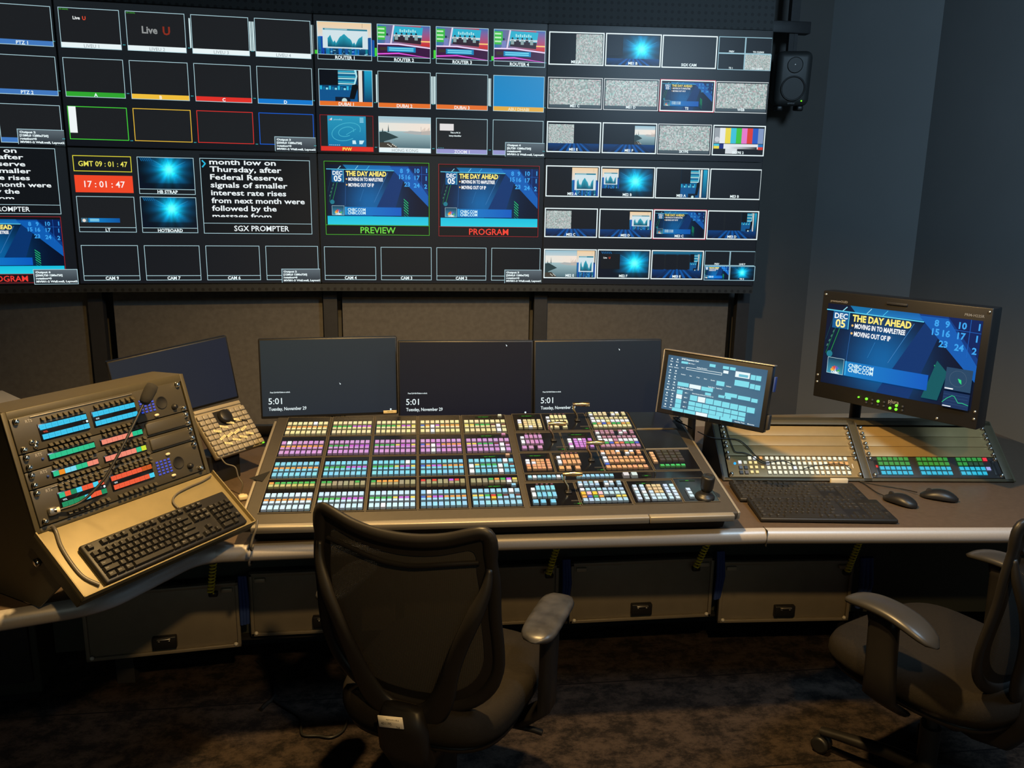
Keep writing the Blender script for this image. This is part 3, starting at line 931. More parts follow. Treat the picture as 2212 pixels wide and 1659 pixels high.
t, s = display(1, 0, 'lower display showing clocks, SGX prompter text and CAM 9 to CAM 6')
def clock(rect, bg, fc, txt, tc, lab):
    mb = MB(); cv = Canvas(mb, 0, 0, PW, PH, -.0006); q = cv.sub(*rect)
    q.rect(0, 0, 1, 1, bg); q.frame(0, 0, 1, 1, .0034, fc); q.text(txt, .51, .5, .34 if 'GMT' in txt else .38, tc, bold=.012, maxw=.84)
    o = mb.build('picture_window', M['screen'], s); o['label'] = lab
clock((.019, .06, .244, .173), C(24, 27, 30), C(225, 215, 60), 'GMT 09 : 01 : 47', C(232, 226, 90), 'clock window with a yellow border')
clock((.019, .20, .244, .323), C(240, 72, 40), C(240, 72, 40), '17 : 01 : 47', C(252, 240, 235), 'clock window filled with red')
def small_strap(p):
    p.hgrad(.17, .70, .72, .84, C(20, 130, 200), C(14, 84, 160)); p.rect(.05, .70, .16, .84, C(70, 110, 130)); p.disc(.10, .78, .03 * p.w, C(235, 225, 215))
    for k in range(2): p.rect(.20, .725 + k * .05, .36, .755 + k * .05, C(150, 225, 240))
tile(s, CVS, t, (.019, .351, .244, .612), 'LT', 'black', small_strap)
tile(s, CVS, t, (.267, .06, .491, .328), 'HB STRAP', 'black', starburst)
tile(s, CVS, t, (.267, .348, .491, .613), 'HOTBOARD', 'black', starburst)
prtile(s, (.515, .058, .968, .616))
for k, a in enumerate(('CAM 9', 'CAM 7', 'CAM 6', '')):
    ex = (lambda a_, b: outbox(b, .83, .885, .998, .997, 2, '1280,0', 3, 1)) if k == 3 else None
    tile(s, CVS, t, (E4[k][0] + .002, .708, E4[k][1], .972), a, 'black', bg=C(22, 25, 30), extras=ex, lab=None if a else 'camera window behind an output note')

# third column
t, s = display(2, 1, 'upper display showing ROUTER, DUBAI and HONG KONG windows', True)
tile(s, CVS, t, (E4[0][0], ROWS[0][0], E4[0][1], ROWS[0][1]), 'ROUTER 1', 'black', skyline, extras=vu(.10))
for k in (1, 2, 3):
    tile(s, CVS, t, (E4[k][0], ROWS[0][0], E4[k][1], ROWS[0][1]), 'ROUTER %d' % (k + 1), 'black', studio, extras=vu(.22 if k < 3 else .12))
tile(s, CVS, t, (E4[0][0], ROWS[1][0], E4[0][1], ROWS[1][1]), 'DUBAI 1', 'orange', dubai)
tile(s, CVS, t, (E4[1][0], ROWS[1][0], E4[1][1], ROWS[1][1]), 'DUBAI 2', 'orange', extras=meters('LR'), bg=C(30, 30, 32))
tile(s, CVS, t, (E4[2][0], ROWS[1][0], E4[2][1], ROWS[1][1]), 'DUBAI 3', 'orange', extras=meters('LR'), bg=C(28, 29, 32))
tile(s, CVS, t, (E4[3][0], ROWS[1][0], E4[3][1], ROWS[1][1]), 'ABU DHABI', 'amber', lambda p: p.vgrad(0, 0, 1, 1, C(28, 132, 190), C(14, 134, 198)))
tile(s, CVS, t, (E4[0][0], ROWS[2][0], E4[0][1], ROWS[2][1]), 'PVW', 'redy', lambda p: swirl(p.sub(.14, .02, .86, .99)), fcol=C(150, 30, 35))
tile(s, CVS, t, (E4[1][0], ROWS[2][0], E4[1][1], ROWS[2][1]), 'HONG KONG', 'white', harbour)
def zoom(p):
    p.rect(.07, .18, .34, .40, C(225, 222, 222)); p.text('This is PC II', .37, .46, .05, WHITE, bold=.03); p.text('lenny-identifier', .37, .56, .05, WHITE, bold=.03)
    for k in range(4): p.rect(.04 + k * .03, .96, .055 + k * .03, .975, C(90, 190, 210))
tile(s, CVS, t, (E4[2][0], ROWS[2][0], E4[2][1], ROWS[2][1]), 'ZOOM 1', 'lilac', zoom)
tile(s, CVS, t, (E4[3][0], ROWS[2][0], E4[3][1], ROWS[2][1]), '', 'lilac', extras=lambda a, b: outbox(b, .82, .885, .999, .998, 4, '0,720', 2, 2), lab='blank picture window behind an output note')

t, s = display(2, 0, 'lower display showing the green PREVIEW and red PROGRAM pictures')
bigtile(s, (.028, .058, .483, .617), 'PREVIEW', C(110, 215, 70), None, C(80, 185, 50))
bigtile(s, (.524, .062, .976, .62), 'PROGRAM', C(240, 70, 55), None, C(165, 40, 45))
for k, a in enumerate(('CAM 4', 'CAM 3', 'CAM 2', '')):
    ex = (lambda a_, b: outbox(b, .825, .885, .999, .997, 3, '2560,0', 3, 1)) if k == 3 else None
    tile(s, CVS, t, (E4[k][0], .71, E4[k][1], .972), a, 'black', bg=C(19, 22, 27), extras=ex, lab=None if a else 'camera window behind an output note')

# fourth column
E5 = [(.006, .249), (.255, .502), (.507, .752), (.758, .999)]
R5 = [(.054, .296), (.386, .622), (.717, .952)]
def me(s, t, k, r, cap, pic, fcol=WHITE, ft=.0055, band=None, R_=R5, lab=None, red=False):
    mb = MB(); cv = Canvas(mb, 0, 0, PW, PH, -.0006)
    u0, v0, u1, v1 = E5[k][0], R_[r][0], E5[k][1], R_[r][1]
    q = cv.sub(u0, v0, u1, v1)
    q.rect(0, 0, 1, 1, C(24, 28, 34))
    if pic: pic(q.sub(.03, .055, .97, .955))
    if band: q.rect(.03, .86, .97, .955, C(70, 84, 92))
    q.frame(0, 0, 1, 1, ft, fcol)
    if red: q.frame(-.008, -.014, 1.008, 1.014, .0024, C(220, 50, 80))
    if cap: q.text(cap, .5, .895, .085, WHITE, bold=.03)
    o = mb.build('picture_window', M['screen'], s); o['label'] = lab or 'picture window captioned ' + cap
def half(pl, pr, cut, low=None):
    """two pictures side by side, an optional stage floor below"""
    def f(p):
        b = .72 if low else 1.0
        if low: low(p.sub(0, .70, 1, 1))
        if pl: pl(p.sub(0, .0 if not low else .04, cut, b))
        if pr: pr(p.sub(cut, .0 if not low else .04, 1, b))
    return f
def blk(p): p.rect(0, 0, 1, 1, C(20, 23, 29))
sid = [0]
def stat(p):
    sid[0] += 1; static(p, sid[0])
def quadw(pics, caps, lab, k, r, R_):
    mb = MB(); cv = Canvas(mb, 0, 0, PW, PH, -.0006)
    q = cv.sub(E5[k][0], R_[r][0], E5[k][1], R_[r][1] + .004)
    for i in range(4):
        a, b = (i % 2) / 2, (i // 2) / 2
        w = q.sub(a, b, a + .5, b + .5)
        w.rect(0, 0, 1, 1, C(22, 27, 33))
        if pics[i]: pics[i](w)
        w.text(caps[i], .5, .88, .11, WHITE, bold=.03)
        w.frame(0, 0, 1, 1, .0035, C(150, 190, 204))
    o = mb.build('picture_window', M['screen'], s); o['label'] = lab
t, s = display(3, 1, 'upper right display showing grey static and colour bars windows')
me(s, t, 0, 0, 'ME1 A', half(blk, stat, .49), band=None)
me(s, t, 1, 0, 'ME1 B', lambda p: (starburst(p, .66, .45), p.rect(0, .0, .30, .70, C(18, 24, 36)), floorlines(p.sub(0, .78, 1, 1))))
me(s, t, 2, 0, 'SGX CAM', None)
quadw([None, None, None, stat], ['PREV', 'TX CLEAN', 'TS 1', 'TX CLEAN'], 'window split in four with one pale quarter', 3, 0, R5)
me(s, t, 0, 1, 'ME1 C', stat, C(214, 222, 224), .0035, 1)
me(s, t, 1, 1, 'ME1 D', stat, C(214, 222, 224), .0035, 1)
me(s, t, 2, 1, 'TS', lambda p: day_ahead(p, False, False, .9), red=True)
me(s, t, 3, 1, 'WEB', stat, C(214, 222, 224), .0035, 1)
me(s, t, 0, 2, 'ME1 E', half(stat, blk, .50, floorlines))
me(s, t, 1, 2, 'ME1 F', half(blk, harbour, .60, floorlines))
me(s, t, 2, 2, 'SKYPE', stat, C(214, 222, 224), .0035, 1)
me(s, t, 3, 2, 'SKYPE 2', bars)
t, s = display(3, 0, 'lower right display showing ME2 and ME3 windows')
R6 = [(.055, .297), (.386, .619), (.712, .95)]
me(s, t, 0, 0, 'ME2 A', half(blk, skyline, .49), R_=R6)
me(s, t, 1, 0, 'ME2 B', lambda p: (starburst(p, .66, .45), skyline(p.sub(0, .02, .32, .72))), R_=R6)
me(s, t, 2, 0, 'ME3 A', half(blk, dubai, .48), R_=R6)
me(s, t, 3, 0, 'ME3 B', None, R_=R6)
me(s, t, 0, 1, 'ME2 C', half(stat, blk, .50, floorlines), R_=R6)
me(s, t, 1, 1, 'ME2 D', half(blk, skyline, .58, floorlines), R_=R6)
me(s, t, 2, 1, 'ME3 C', lambda p: day_ahead(p, False, False, .9), R_=R6, red=True)
me(s, t, 3, 1, 'ME3 D', lambda p: (floorlines(p.sub(0, .70, 1, 1)), [p.rect(.02 + k * .33, .02, .31 + k * .33, .70, C(20, 24, 32)) for k in range(2)], dubai(p.sub(.68, .02, .99, .72))), R_=R6)
me(s, t, 0, 2, 'ME2 E', half(harbour, skyline, .64), R_=R6)
me(s, t, 1, 2, 'ME2 F', lambda p: (starburst(p, .72, .45), p.rect(.03, .10, .42, .68, C(18, 22, 28)), live_logo(p, .09, .25, .10, 1)), R_=R6)
me(s, t, 2, 2, 'ME3 E', lambda p: (floorlines(p.sub(0, .66, 1, 1)), p.vgrad(0, 0, 1, .12, C(30, 120, 160), C(10, 50, 80)), [p.rect(.02 + k * .25, .10, .23 + k * .25, .68, C(20, 24, 32)) for k in range(3)], dubai(p.sub(.76, .08, .99, .70))), R_=R6)
quadw([None, None, lambda w: day_ahead(w, False, False, 1.1), lambda w: starburst(w, .5, .45)], ['PREV', 'LINE P', '', 'TX 2'], 'window split in four with two blue pictures', 3, 2, R6)
# ------------------------------------------------------------------ desk
ZD = .72
def arc_pts(a, b, c, n=5, k=.5):
    """round the corner at b"""
    a, b, c = V(a), V(b), V(c)
    p = b + (a - b).normalized() * k; q = b + (c - b).normalized() * k
    out = []
    for i in range(n + 1):
        t = i / n
        out.append(p * (1 - t) ** 2 + b * 2 * t * (1 - t) + q * t * t)
    return out
_raw = [(-2.0, -3.13, 0), (-.525, -2.692, 0), (-.318, -2.628, 0), (-.165, -2.375, 0), (-.022, -2.341, 0), (.703, -2.342, 0), (1.522, -2.368, 0), (2.34, -2.440, 0), (3.05, -2.515, 0)]
FRONT = [V(_raw[0])] + arc_pts(_raw[1], _raw[2], _raw[3], 6, .07) + arc_pts(_raw[2], (-.150, -2.350, 0), _raw[5], 6, .07) + [V(_raw[5]), V(_raw[6]), V(_raw[7]), V(_raw[8])]
def offset_path(path, d):
    out = []
    for i, p in enumerate(path):
        a = path[max(0, i - 1)]; b = path[min(len(path) - 1, i + 1)]
        t = (b - a).normalized(); n = V((-t.y, t.x, 0))
        out.append(p + n * d)
    return out
desk = thing('console_desk', 'long brown control room console desk with silver rounded front edge', 'desk', (0.7, -1.9, 0))
def W(o):
    return o.matrix_world.inverted()
mb = MB(); mb.T = W(desk)
inner = offset_path(FRONT, .0)
poly = [(p.x, p.y) for p in inner] + [(3.0, -1.22), (-.40, -1.20), (-1.35, -1.55), (-2.0, -2.2)]
mb.prism(poly, .03, 0, Matrix.Translation((0, 0, ZD - .031)))
mb.build('worktop', M['worktop'], desk)
# bullnose swept along the front in the four lengths the joints show
prof = [(.0, .0005), (-.010, -.002), (-.019, -.009), (-.0235, -.020), (-.0235, -.030), (-.019, -.041), (-.010, -.048), (.0, -.050), (.03, -.050)]
def sweep(path, name):
    mb = MB(); mb.T = W(desk)
    n = len(prof); vs = []
    for i, p in enumerate(path):
        j = FRONT.index(p)
        a = FRONT[max(0, j - 1)]; b = FRONT[min(len(FRONT) - 1, j + 1)]
        t = (b - a).normalized(); nn = V((-t.y, t.x, 0))
        for d, z in prof:
            vs.append(p + nn * d + V((0, 0, ZD + z)))
    fs = []
    for i in range(len(path) - 1):
        for k in range(n - 1):
            fs.append([i * n + k, i * n + k + 1, (i + 1) * n + k + 1, (i + 1) * n + k])
    mb.add(vs, fs, 0, None, True); mb.add(vs[:n], [list(range(n))]); mb.add(vs[-n:], [list(range(n))[::-1]])
    return mb.build(name, M['bullnose'], desk)
FRONT = [FRONT[0]] + FRONT[1:]
i5 = len(FRONT) - 4
FRONT.insert(i5 + 1, FRONT[i5].lerp(FRONT[i5 + 1], .02)) if False else None
sweep(FRONT[:14], 'front_edge'); sweep(FRONT[13:17], 'front_edge'); sweep(FRONT[16:], 'front_edge')
mb = MB(); mb.T = W(desk)
for i in (16,):
    p = FRONT[i]
    mb.box((p.x, p.y - .008, ZD - .025), (.0016, .033, .052))
mb.build('joint', M['gap'], desk)
# fascia and carcass under the top
mb = MB(); mb.T = W(desk)
back = [V((-.75, -1.90, 0)), V((-.14, -1.848, 0)), V((1.56, -1.848, 0)), V((2.16, -1.90, 0)), V((2.95, -1.98, 0))]
for a, b in zip(back, back[1:]):
    d = (b - a).normalized(); nn = V((-d.y, d.x, 0))
    vs = [p + V((0, 0, z)) for z in (.16, ZD - .032) for p in (a, b, b + nn * .03, a + nn * .03)]
    mb.add(vs, [[3, 2, 1, 0], [4, 5, 6, 7], [0, 1, 5, 4], [1, 2, 6, 5], [2, 3, 7, 6], [3, 0, 4, 7]])
mb.build('modesty_panel', M['under'], desk)
mb = MB(); mb.T = W(desk); mb.box((1.1, -1.62, .09), (3.5, .03, .17)); mb.box((1.1, -1.75, .165), (3.4, .26, .01)); mb.build('kick_panel', M['black_matte'], desk)
for x, y in ((-.55, -1.6), (.75, -1.55), (2.2, -1.6), (2.9, -1.7)):
    mb = MB(); mb.T = W(desk); mb.box((x, y, (ZD - .03) / 2), (.06, .5, ZD - .031)); mb.build('support', M['steel_dark'], desk)
mb = MB(); mb.T = W(desk)
mb.box((1.3, -1.205, ZD + .012), (3.3, .03, .05)); mb.build('rear_rail', M['chassis_lt'], desk)
# left cabinet end seen under the desk
lc = thing('pedestal_cabinet', 'dark pedestal cabinet under the left end of the desk', 'cabinet', (-1.13, -1.70, 0), Matrix.Rotation(R(6), 3, 'Z'))
mb = MB(); mb.rbox((0, 0, .33), (.62, .52, .60), .006); mb.build('carcass', M['under'], lc)
mb = MB(); mb.rbox((.02, -.268, .34), (.54, .016, .52), .004); mb.build('door', M['steel_dark'], lc)
mb = MB(); mb.box((0, 0, .015), (.58, .48, .03)); mb.build('plinth', M['black_matte'], lc)

# service cabinets with latched doors
def cabinet(xa, ya, xb, yb, z0, z1, label, hinge=True, lip=True):
    a, b = V((xa, ya, 0)), V((xb, yb, 0)); d = b - a; w = d.length
    yaw = math.atan2(d.y, d.x)
    t = thing('service_cabinet', label, 'cabinet', (xa, ya, 0), Matrix.Rotation(yaw, 3, 'Z'), 'service cabinets under the desk')
    mb = MB(); mb.box((w / 2, .016, (z0 + z1) / 2), (w - .01, .026, z1 - z0)); mb.build('body', M['steel_dark'], t)
    mb = MB()
    mb.rbox((w / 2, -.003, (z0 + z1) / 2), (w, .010, z1 - z0), .003)
    r = .012
    for cx, cz, sx, sz in ((r / 2, (z0 + z1) / 2, r, z1 - z0), (w - r / 2, (z0 + z1) / 2, r, z1 - z0), (w / 2, z1 - r / 2, w, r), (w / 2, z0 + r / 2, w, r)):
        mb.rbox((cx, -.011, cz), (sx, .014, sz), .002)
    dr = mb.build('door', M['door'], t)
    for x in (.038, w - .038):
        mb = MB(); mb.rbox((x, -.014, z1 - .026), (.038, .012, .015), .003); mb.build('hinge', M['hinge'], t)
    for x in (.018, w - .018):
        mb = MB(); mb.lathe([(.007, 0), (.007, .004), (.004, .007), (.0, .008)], 10, 0, (x, -.017, z0 + .013), Matrix.Rotation(R(90), 3, 'X')); mb.build('rivet', M['sticker'], t)
    c = w * .5
    mb = MB(); mb.rbox((c, -.016, z0 + .045), (.078, .022, .045), .004)
    la = mb.build('latch', M['black'], t)
    mb = MB(); mb.rbox((c, -.031, z0 + .062), (.044, .008, .006), .002)
    for x in (-.016, .016): mb.rbox((c + x, -.029, z0 + .055), (.008, .006, .005), .002)
    mb.build('latch_bar', M['steel'], la)
    return t
cabinet(-.625, -1.965, -.135, -1.915, .165, .405, 'grey service cabinet at the left below the angled desk edge')
cabinet(-.105, -1.885, .395, -1.885, .184, .42, 'grey service cabinet just left of the mesh chair back')
cabinet(.425, -1.90, .978, -1.90, .188, .412, 'grey service cabinet mostly hidden behind the mesh chair')
cabinet(1.021, -1.90, 1.558, -1.90, .180, .416, 'grey service cabinet just right of the centre chair armrest')
cabinet(1.582, -1.915, 2.083, -1.945, .160, .404, 'grey service cabinet nearest the right hand chair')
def wrap(x, y, z0, z1, label, w=.03):
    mb = MB()
    for k in range(3):
        mb.tube([(x + (k - 1) * w * .3, y + .004 * k, z0), (x + (k - 1) * w * .36 + .004, y - .008, (z0 + z1) / 2), (x + (k - 1) * w * .3, y, z1)], w * .22, 7)
    o = mb.build('cable_bundle', M['blue_cloth']); tag(o, label, 'cable', 'blue cables between the cabinets'); return o
wrap(-.118, -1.935, .25, .43, 'blue cable bundle in the gap left of the chair')
wrap(1.0, -1.93, .26, .44, 'blue cable bundle above the centre chair armrest')
wrap(1.571, -1.935, .26, .45, 'blue cable bundle between the two right cabinets')
wrap(2.12, -1.975, .22, .42, 'blue cable bundle at the right end of the cabinets', .05)
def coil(p0, p1, label, turns=11, r=.0095):
    p0, p1 = V(p0), V(p1); ax = (p1 - p0); L = ax.length; t = ax.normalized()
    x = V((1, 0, 0)); x = (x - t * x.dot(t)).normalized(); y = t.cross(x)
    n = turns * 12
    pts = [p0 + V((0, .01, .09)), p0 + V((0, .004, .03))] + [p0 + ax * (i / n) + (x * math.cos(2 * PI * turns * i / n) + y * math.sin(2 * PI * turns * i / n)) * r for i in range(n + 1)]
    o_ = thing('coiled_cord', label, 'cord', p1, None, 'coiled cords of the cabinet doors')
    mb = MB(); mb.T = W(o_); mb.tube(pts, .0028, 6); mb.build('cord', M['yellow'], o_)
    mb = MB(); mb.T = W(o_); mb.rbox(p1 + V((.006, .012, -.008)), (.03, .02, .018), .005); mb.build('plug', M['black'], o_)
coil((-.185, -2.02, .54), (-.205, -2.015, .41), 'yellow green coiled cord hanging at the left cabinet')
coil((.955, -2.0, .535), (.925, -1.985, .41), 'yellow green coiled cord hanging above the centre chair armrest')
coil((1.50, -2.0, .53), (1.462, -1.98, .41), 'yellow green coiled cord hanging at the cabinet right of centre')
coil((2.03, -2.06, .52), (2.012, -2.035, .395), 'yellow green coiled cord hanging at the rightmost cabinet')

# second worktop at the far left
sd = thing('side_table', 'pale side table at the far left lit blue by the display wall', 'table', (-1.75, -.75, 0))
mb = MB(); mb.T = W(sd)
mb.prism([(-2.3, -.40), (-2.3, -1.7), (-1.0, -1.25), (-1.02, -.95), (-1.5, -.40)][::-1], .035, 0, Matrix.Translation((0, 0, .70)))
mb.build('top', M['sticker'], sd)
mb = MB(); mb.T = W(sd)
for x, y in ((-2.2, -.5), (-1.55, -.5), (-1.1, -1.2), (-2.2, -1.55)): mb.box((x, y, .35), (.04, .04, .70))
mb.build('frame', M['steel_dark'], sd)

# ------------------------------------------------------------------ face helper
def face_T(th, bl, yaw, tilt):
    F = frame3(yaw, tilt).to_4x4(); F.translation = V(bl)
    return th.matrix_world.inverted() @ F
def rotz(a): return Matrix.Rotation(R(a), 3, 'Z')

def cap(mb, x, z, w, h, col, d=.006, y=0.0, k=.84):
    """lit keycap standing off the face: a tapered block, bright on top"""
    a, b = w / 2, h / 2
    vs = [(x - a, y, z - b), (x + a, y, z - b), (x + a, y, z + b), (x - a, y, z + b)]
    vs += [(x - a * k, y - d, z - b * k), (x + a * k, y - d, z - b * k), (x + a * k, y - d, z + b * k), (x - a * k, y - d, z + b * k)]
    side = (col[0] * .14, col[1] * .14, col[2] * .14, 1)
    mb.add(vs, [[4, 5, 6, 7]], 0, col)
    mb.add(vs, [[0, 1, 5, 4], [1, 2, 6, 5], [2, 3, 7, 6], [3, 0, 4, 7]], 0, side)

# ------------------------------------------------------------------ vision mixer
MBL = (-.028, -2.37, .788); MYAW, MTILT = -1.3, 79.0
mx = thing('vision_mixer', 'wide vision mixer console covered in rows of lit coloured buttons', 'mixer', (.70, -2.05, ZD), rotz(MYAW))
MT = face_T(mx, MBL, MYAW, MTILT)
mb = MB(); mb.T = MT
mb.rbox((.725, .014, .345), (1.45, .028, .69), .006); mb.build('top_plate', M['chassis'], mx)
mb = MB(); mb.T = W(mx)
Mz = rotz(MYAW).to_4x4(); Mz.translation = V((-.028, -2.37, 0)); mb.T = W(mx) @ Mz
prof_ = [(.045, ZD + .004), (.03, ZD + .03), (.035, ZD + .055), (.66, ZD + .165), (.66, ZD + .004)]
vs = [(x, y, z) for x in (.03, 1.42) for y, z in prof_]
mb.add(vs, [[4, 3, 2, 1, 0], [5, 6, 7, 8, 9]] + [[i, (i + 1) % 5, 5 + (i + 1) % 5, 5 + i] for i in range(5)])
mb.build('body', M['black_matte'], mx)
for x0, x1 in ((.03, .262), (.264, 1.172), (1.174, 1.432)):
    mb = MB(); mb.T = MT; mb.rbox(((x0 + x1) / 2, .010, -.008), (x1 - x0, .022, .020), .003); mb.build('front_trim', M['chassis_lt'], mx)
for x0 in (-.012, 1.442):
    mb = MB(); mb.T = MT; mb.rbox((x0 + .010, .016, .335), (.012, .026, .66), .003); mb.build('side_trim', M['chassis_lt'], mx)
mb = MB(); mb.T = MT; mb.prism([(-.02, .255), (.035, .298), (.022, .235)], .001, 0, Matrix(((1, 0, 0, 0), (0, 0, -1, -.0012), (0, 1, 0, 0), (0, 0, 0, 1)))); mb.build('corner_mark', M['gap'], mx)
def mtext(t, x, z, h, m, w=None, bold=.02):
    mb = MB(); mb.T = MT; mb.text(t, (x, -.0008, z), h, bold=bold, maxw=w); return mb.build('lettering', M[m], mx)
mtext('ACUITY', .125, .684, .009, 'legend_dk', .13)
def module(x0, z0, x1, z1):
    mb = MB(); mb.T = MT
    mb.box(((x0 + x1) / 2, -.0004, (z0 + z1) / 2), (x1 - x0, .004, z1 - z0), 0)
    t = .0022
    for cx, cz, sx, sz in ((x0 - t / 2, (z0 + z1) / 2, t, z1 - z0 + 2 * t), (x1 + t / 2, (z0 + z1) / 2, t, z1 - z0 + 2 * t), ((x0 + x1) / 2, z0 - t / 2, x1 - x0, t), ((x0 + x1) / 2, z1 + t / 2, x1 - x0, t)):
        mb.box((cx, -.0008, cz), (sx, .005, sz), 1)
    return mb.build('control_module', [M['module'], M['mod_trim']], mx)
RY = .0026
CREAM, PINK, CYAN, PALE = (240, 224, 160), (206, 148, 208), (118, 210, 232), (214, 242, 252)
OLIVE = (158, 152, 112); ORG = (240, 160, 70); GRN = (20, 180, 80); PUR = (200, 90, 215); YEL = (240, 215, 90); BLU = (40, 95, 200); RED = (220, 40, 50); WHT = (255, 255, 255); SKY = (150, 216, 238); DKR = (92, 20, 40)
bank = MB(); bank.T = MT
nbtn = [0]
def jit(c, a=8):
    return C(*[max(0, min(255, q + random.uniform(-a, a))) for q in c])
def button(x, z, w, h, c, top=None, own=False, d=.006):
    """one lit key; top = colour of the name strip over it"""
    mb = bank
    if own:
        mb = MB(); mb.T = MT
    if top is None:
        cap(mb, x, z, w, h, jit(c), d, -RY)
    else:
        cap(mb, x, z - h * .22, w, h * .56, jit(c), d, -RY); cap(mb, x, z + h * .30, w, h * .44, jit(top), d * .9, -RY)
    if own:
        mb.build('button', M['key'], mx)
def led_text(x, z, w):
    mb = MB(); mb.T = MT; cv = Canvas(mb, x - w / 2, z - .005, w, .010, -RY - .0004)
    cv.rect(0, 0, 1, 1, C(6, 30, 8)); cv.text('KEY SELECT' if w > .05 else 'M/E', .5, .5, .5, C(60, 180, 40), bold=.02, maxw=.9)
    mb.build('text_display', M['screen'], mx)
UX = [(.041, .187), (.197, .338), (.347, .491), (.499, .644), (.653, .808)]
ROWZ = [(.055, .243), (.247, .38), (.388, .528), (.536, .678)]
BZ = [(.074, .108, .142), (.264, .297, .331), (.408, .442, .475), (.551, .585, .619)]
RC = [PALE, CYAN, PINK, CREAM]
MIDTOP = [[ORG] * 8, [GRN] * 4 + [PUR] * 4, [GRN] * 4 + [YEL, PUR, PUR, YEL], [BLU, ORG, PUR, PUR] + [ORG] * 4, [YEL, YEL, GRN, GRN, GRN, DKR, None, DKR]]
WHITE_AT = {(3, 0, 2, 5), (2, 0, 2, 1), (1, 2, 2, 6), (3, 3, 1, 2), (3, 3, 0, 2), (2, 3, 1, 2), (2, 3, 0, 2), (0, 2, 0, 2), (0, 3, 2, 1), (3, 4, 1, 6), (3, 4, 0, 6), (2, 4, 1, 6), (2, 4, 0, 6), (1, 4, 2, 6), (1, 4, 1, 0), (1, 4, 0, 0), (1, 4, 1, 5), (1, 4, 0, 5), (0, 4, 2, 6)}
STRIP = [[ORG] + [GRN] * 7, [GRN, GRN, None, None, None, None, GRN, None], [GRN, ORG, ORG, ORG, ORG, None, None, None], [RED, None, RED, None, None, PUR, RED, None], [None, None, None, GRN, ORG, GRN, PUR, YEL]]
for r in range(4):
    for c in range(5):
        x0, x1 = UX[c]; z0, z1 = ROWZ[r]
        module(x0, z0, x1, z1)
        pit = (x1 - x0 - .006) / 8
        base = RC[r]
        if r == 0 and c >= 3: base = SKY
        if r == 0 and c in (1, 2): base = (200, 236, 248)
        for j, z in enumerate(BZ[r]):
            for i in range(8):
                x = x0 + .004 + pit * (i + .5)
                col = WHT if (r, c, j, i) in WHITE_AT else base
                own = (r == 0 and c < 4)
                tp = MIDTOP[c][i] if j == 1 else None
                if col is WHT: tp = None
                if (r, c, j, i) == (0, 4, 1, 3): col, tp = (250, 200, 40), RED
                button(x, z, pit * .88, .0255, col, tp, own)
        if r == 0:
            for i in range(8):
                x = x0 + .004 + pit * (i + .5)
                tp = STRIP[c][i]
                button(x, .204, pit * .90, .030, (205, 190, 110) if (c == 0) else (WHT if (c == 4 and i == 6) else OLIVE), tp)
        if c == 4:
            led_text((x0 + x1) / 2, z1 - (.014 if r else .068), .06)
            button(x1 - .018, z1 - (.010 if r else .066), .015, .014, [SKY, (215, 165, 130), (214, 140, 170), (235, 225, 180)][r])
def t_bar(x, z):
    """fader lever: dark slot plate, bent stem and brass grip"""
    mb = MB(); mb.T = MT
    mb.rbox((x + .004, -.005, z - .004), (.020, .008, .018), .003, 0)
    o = mb.build('fader_bar', M['black'], mx)
    mb = MB(); mb.T = MT
    mb.tube([(x + .004, -.004, z), (x + .001, -.022, z + .004), (x - .010, -.040, z + .004), (x - .013, -.050, z + .002), (x - .013, -.064, z)], .0038, 8)
    mb.build('stem', M['gold'], o)
    mb = MB(); mb.T = MT
    mb.tube([(x - .018, -.066, z), (x + .010, -.066, z), (x + .014, -.066, z), (x + .043, -.066, z)], [.0068, .0068, .0085, .0085], 10)
    mb.build('grip', M['gold'], o)
    mb = MB(); mb.T = MT; mb.box((x + .025, -.0032, z - .052), (.040, .002, .0018)); mb.build('slot_line', M['steel'], mx)
    led_text(x + .027, z - .068, .036)
def stack(x, z0, n, w, h, cols, dx=0.0):
    for k in range(n):
        button(x + dx * k, z0 + h * (k + .5), w, h * .94, cols[k] if isinstance(cols, list) else cols)
def mod_stack(x0, x1, z0, z1, c, w2):
    module(x0, z0, x1, z1); led_text((x0 + x1) / 2, z1 - .018, .06)
    zz = z0 + .014
    for k, x in enumerate((.020, .040, .056, .071, .091)):
        xx = x0 + x * (x1 - x0) / .105
        for q in range(4):
            wv = (k == 0 and q >= 2) or (k, q) in w2
            button(xx, zz + .0165 * (q + .5), .0145, .0160, WHT if wv else c)
def mod_bar(x0, x1, z0, z1, c):
    module(x0, z0, x1, z1)
    k = (z1 - z0) / .135
    for i in range(4):
        x = x0 + .034 + i * .0155
        button(x, z0 + .099 * k, .0135, .030 * k, c); button(x, z0 + .060 * k, .0135, .030 * k, c)
        button(x, z0 + .121 * k, .008, .006, (120, 60, 80))
    button(x0 + .018, z0 + .092 * k, .0135, .018 * k, WHT); button(x0 + .018, z0 + .060 * k, .0135, .028 * k, WHT)
    for i, x in enumerate((.018, .041, .071)):
        button(x0 + x, z0 + .021 * k, .018, .023 * k, c)
    t_bar(x0 + .122, z0 + .080 * k)
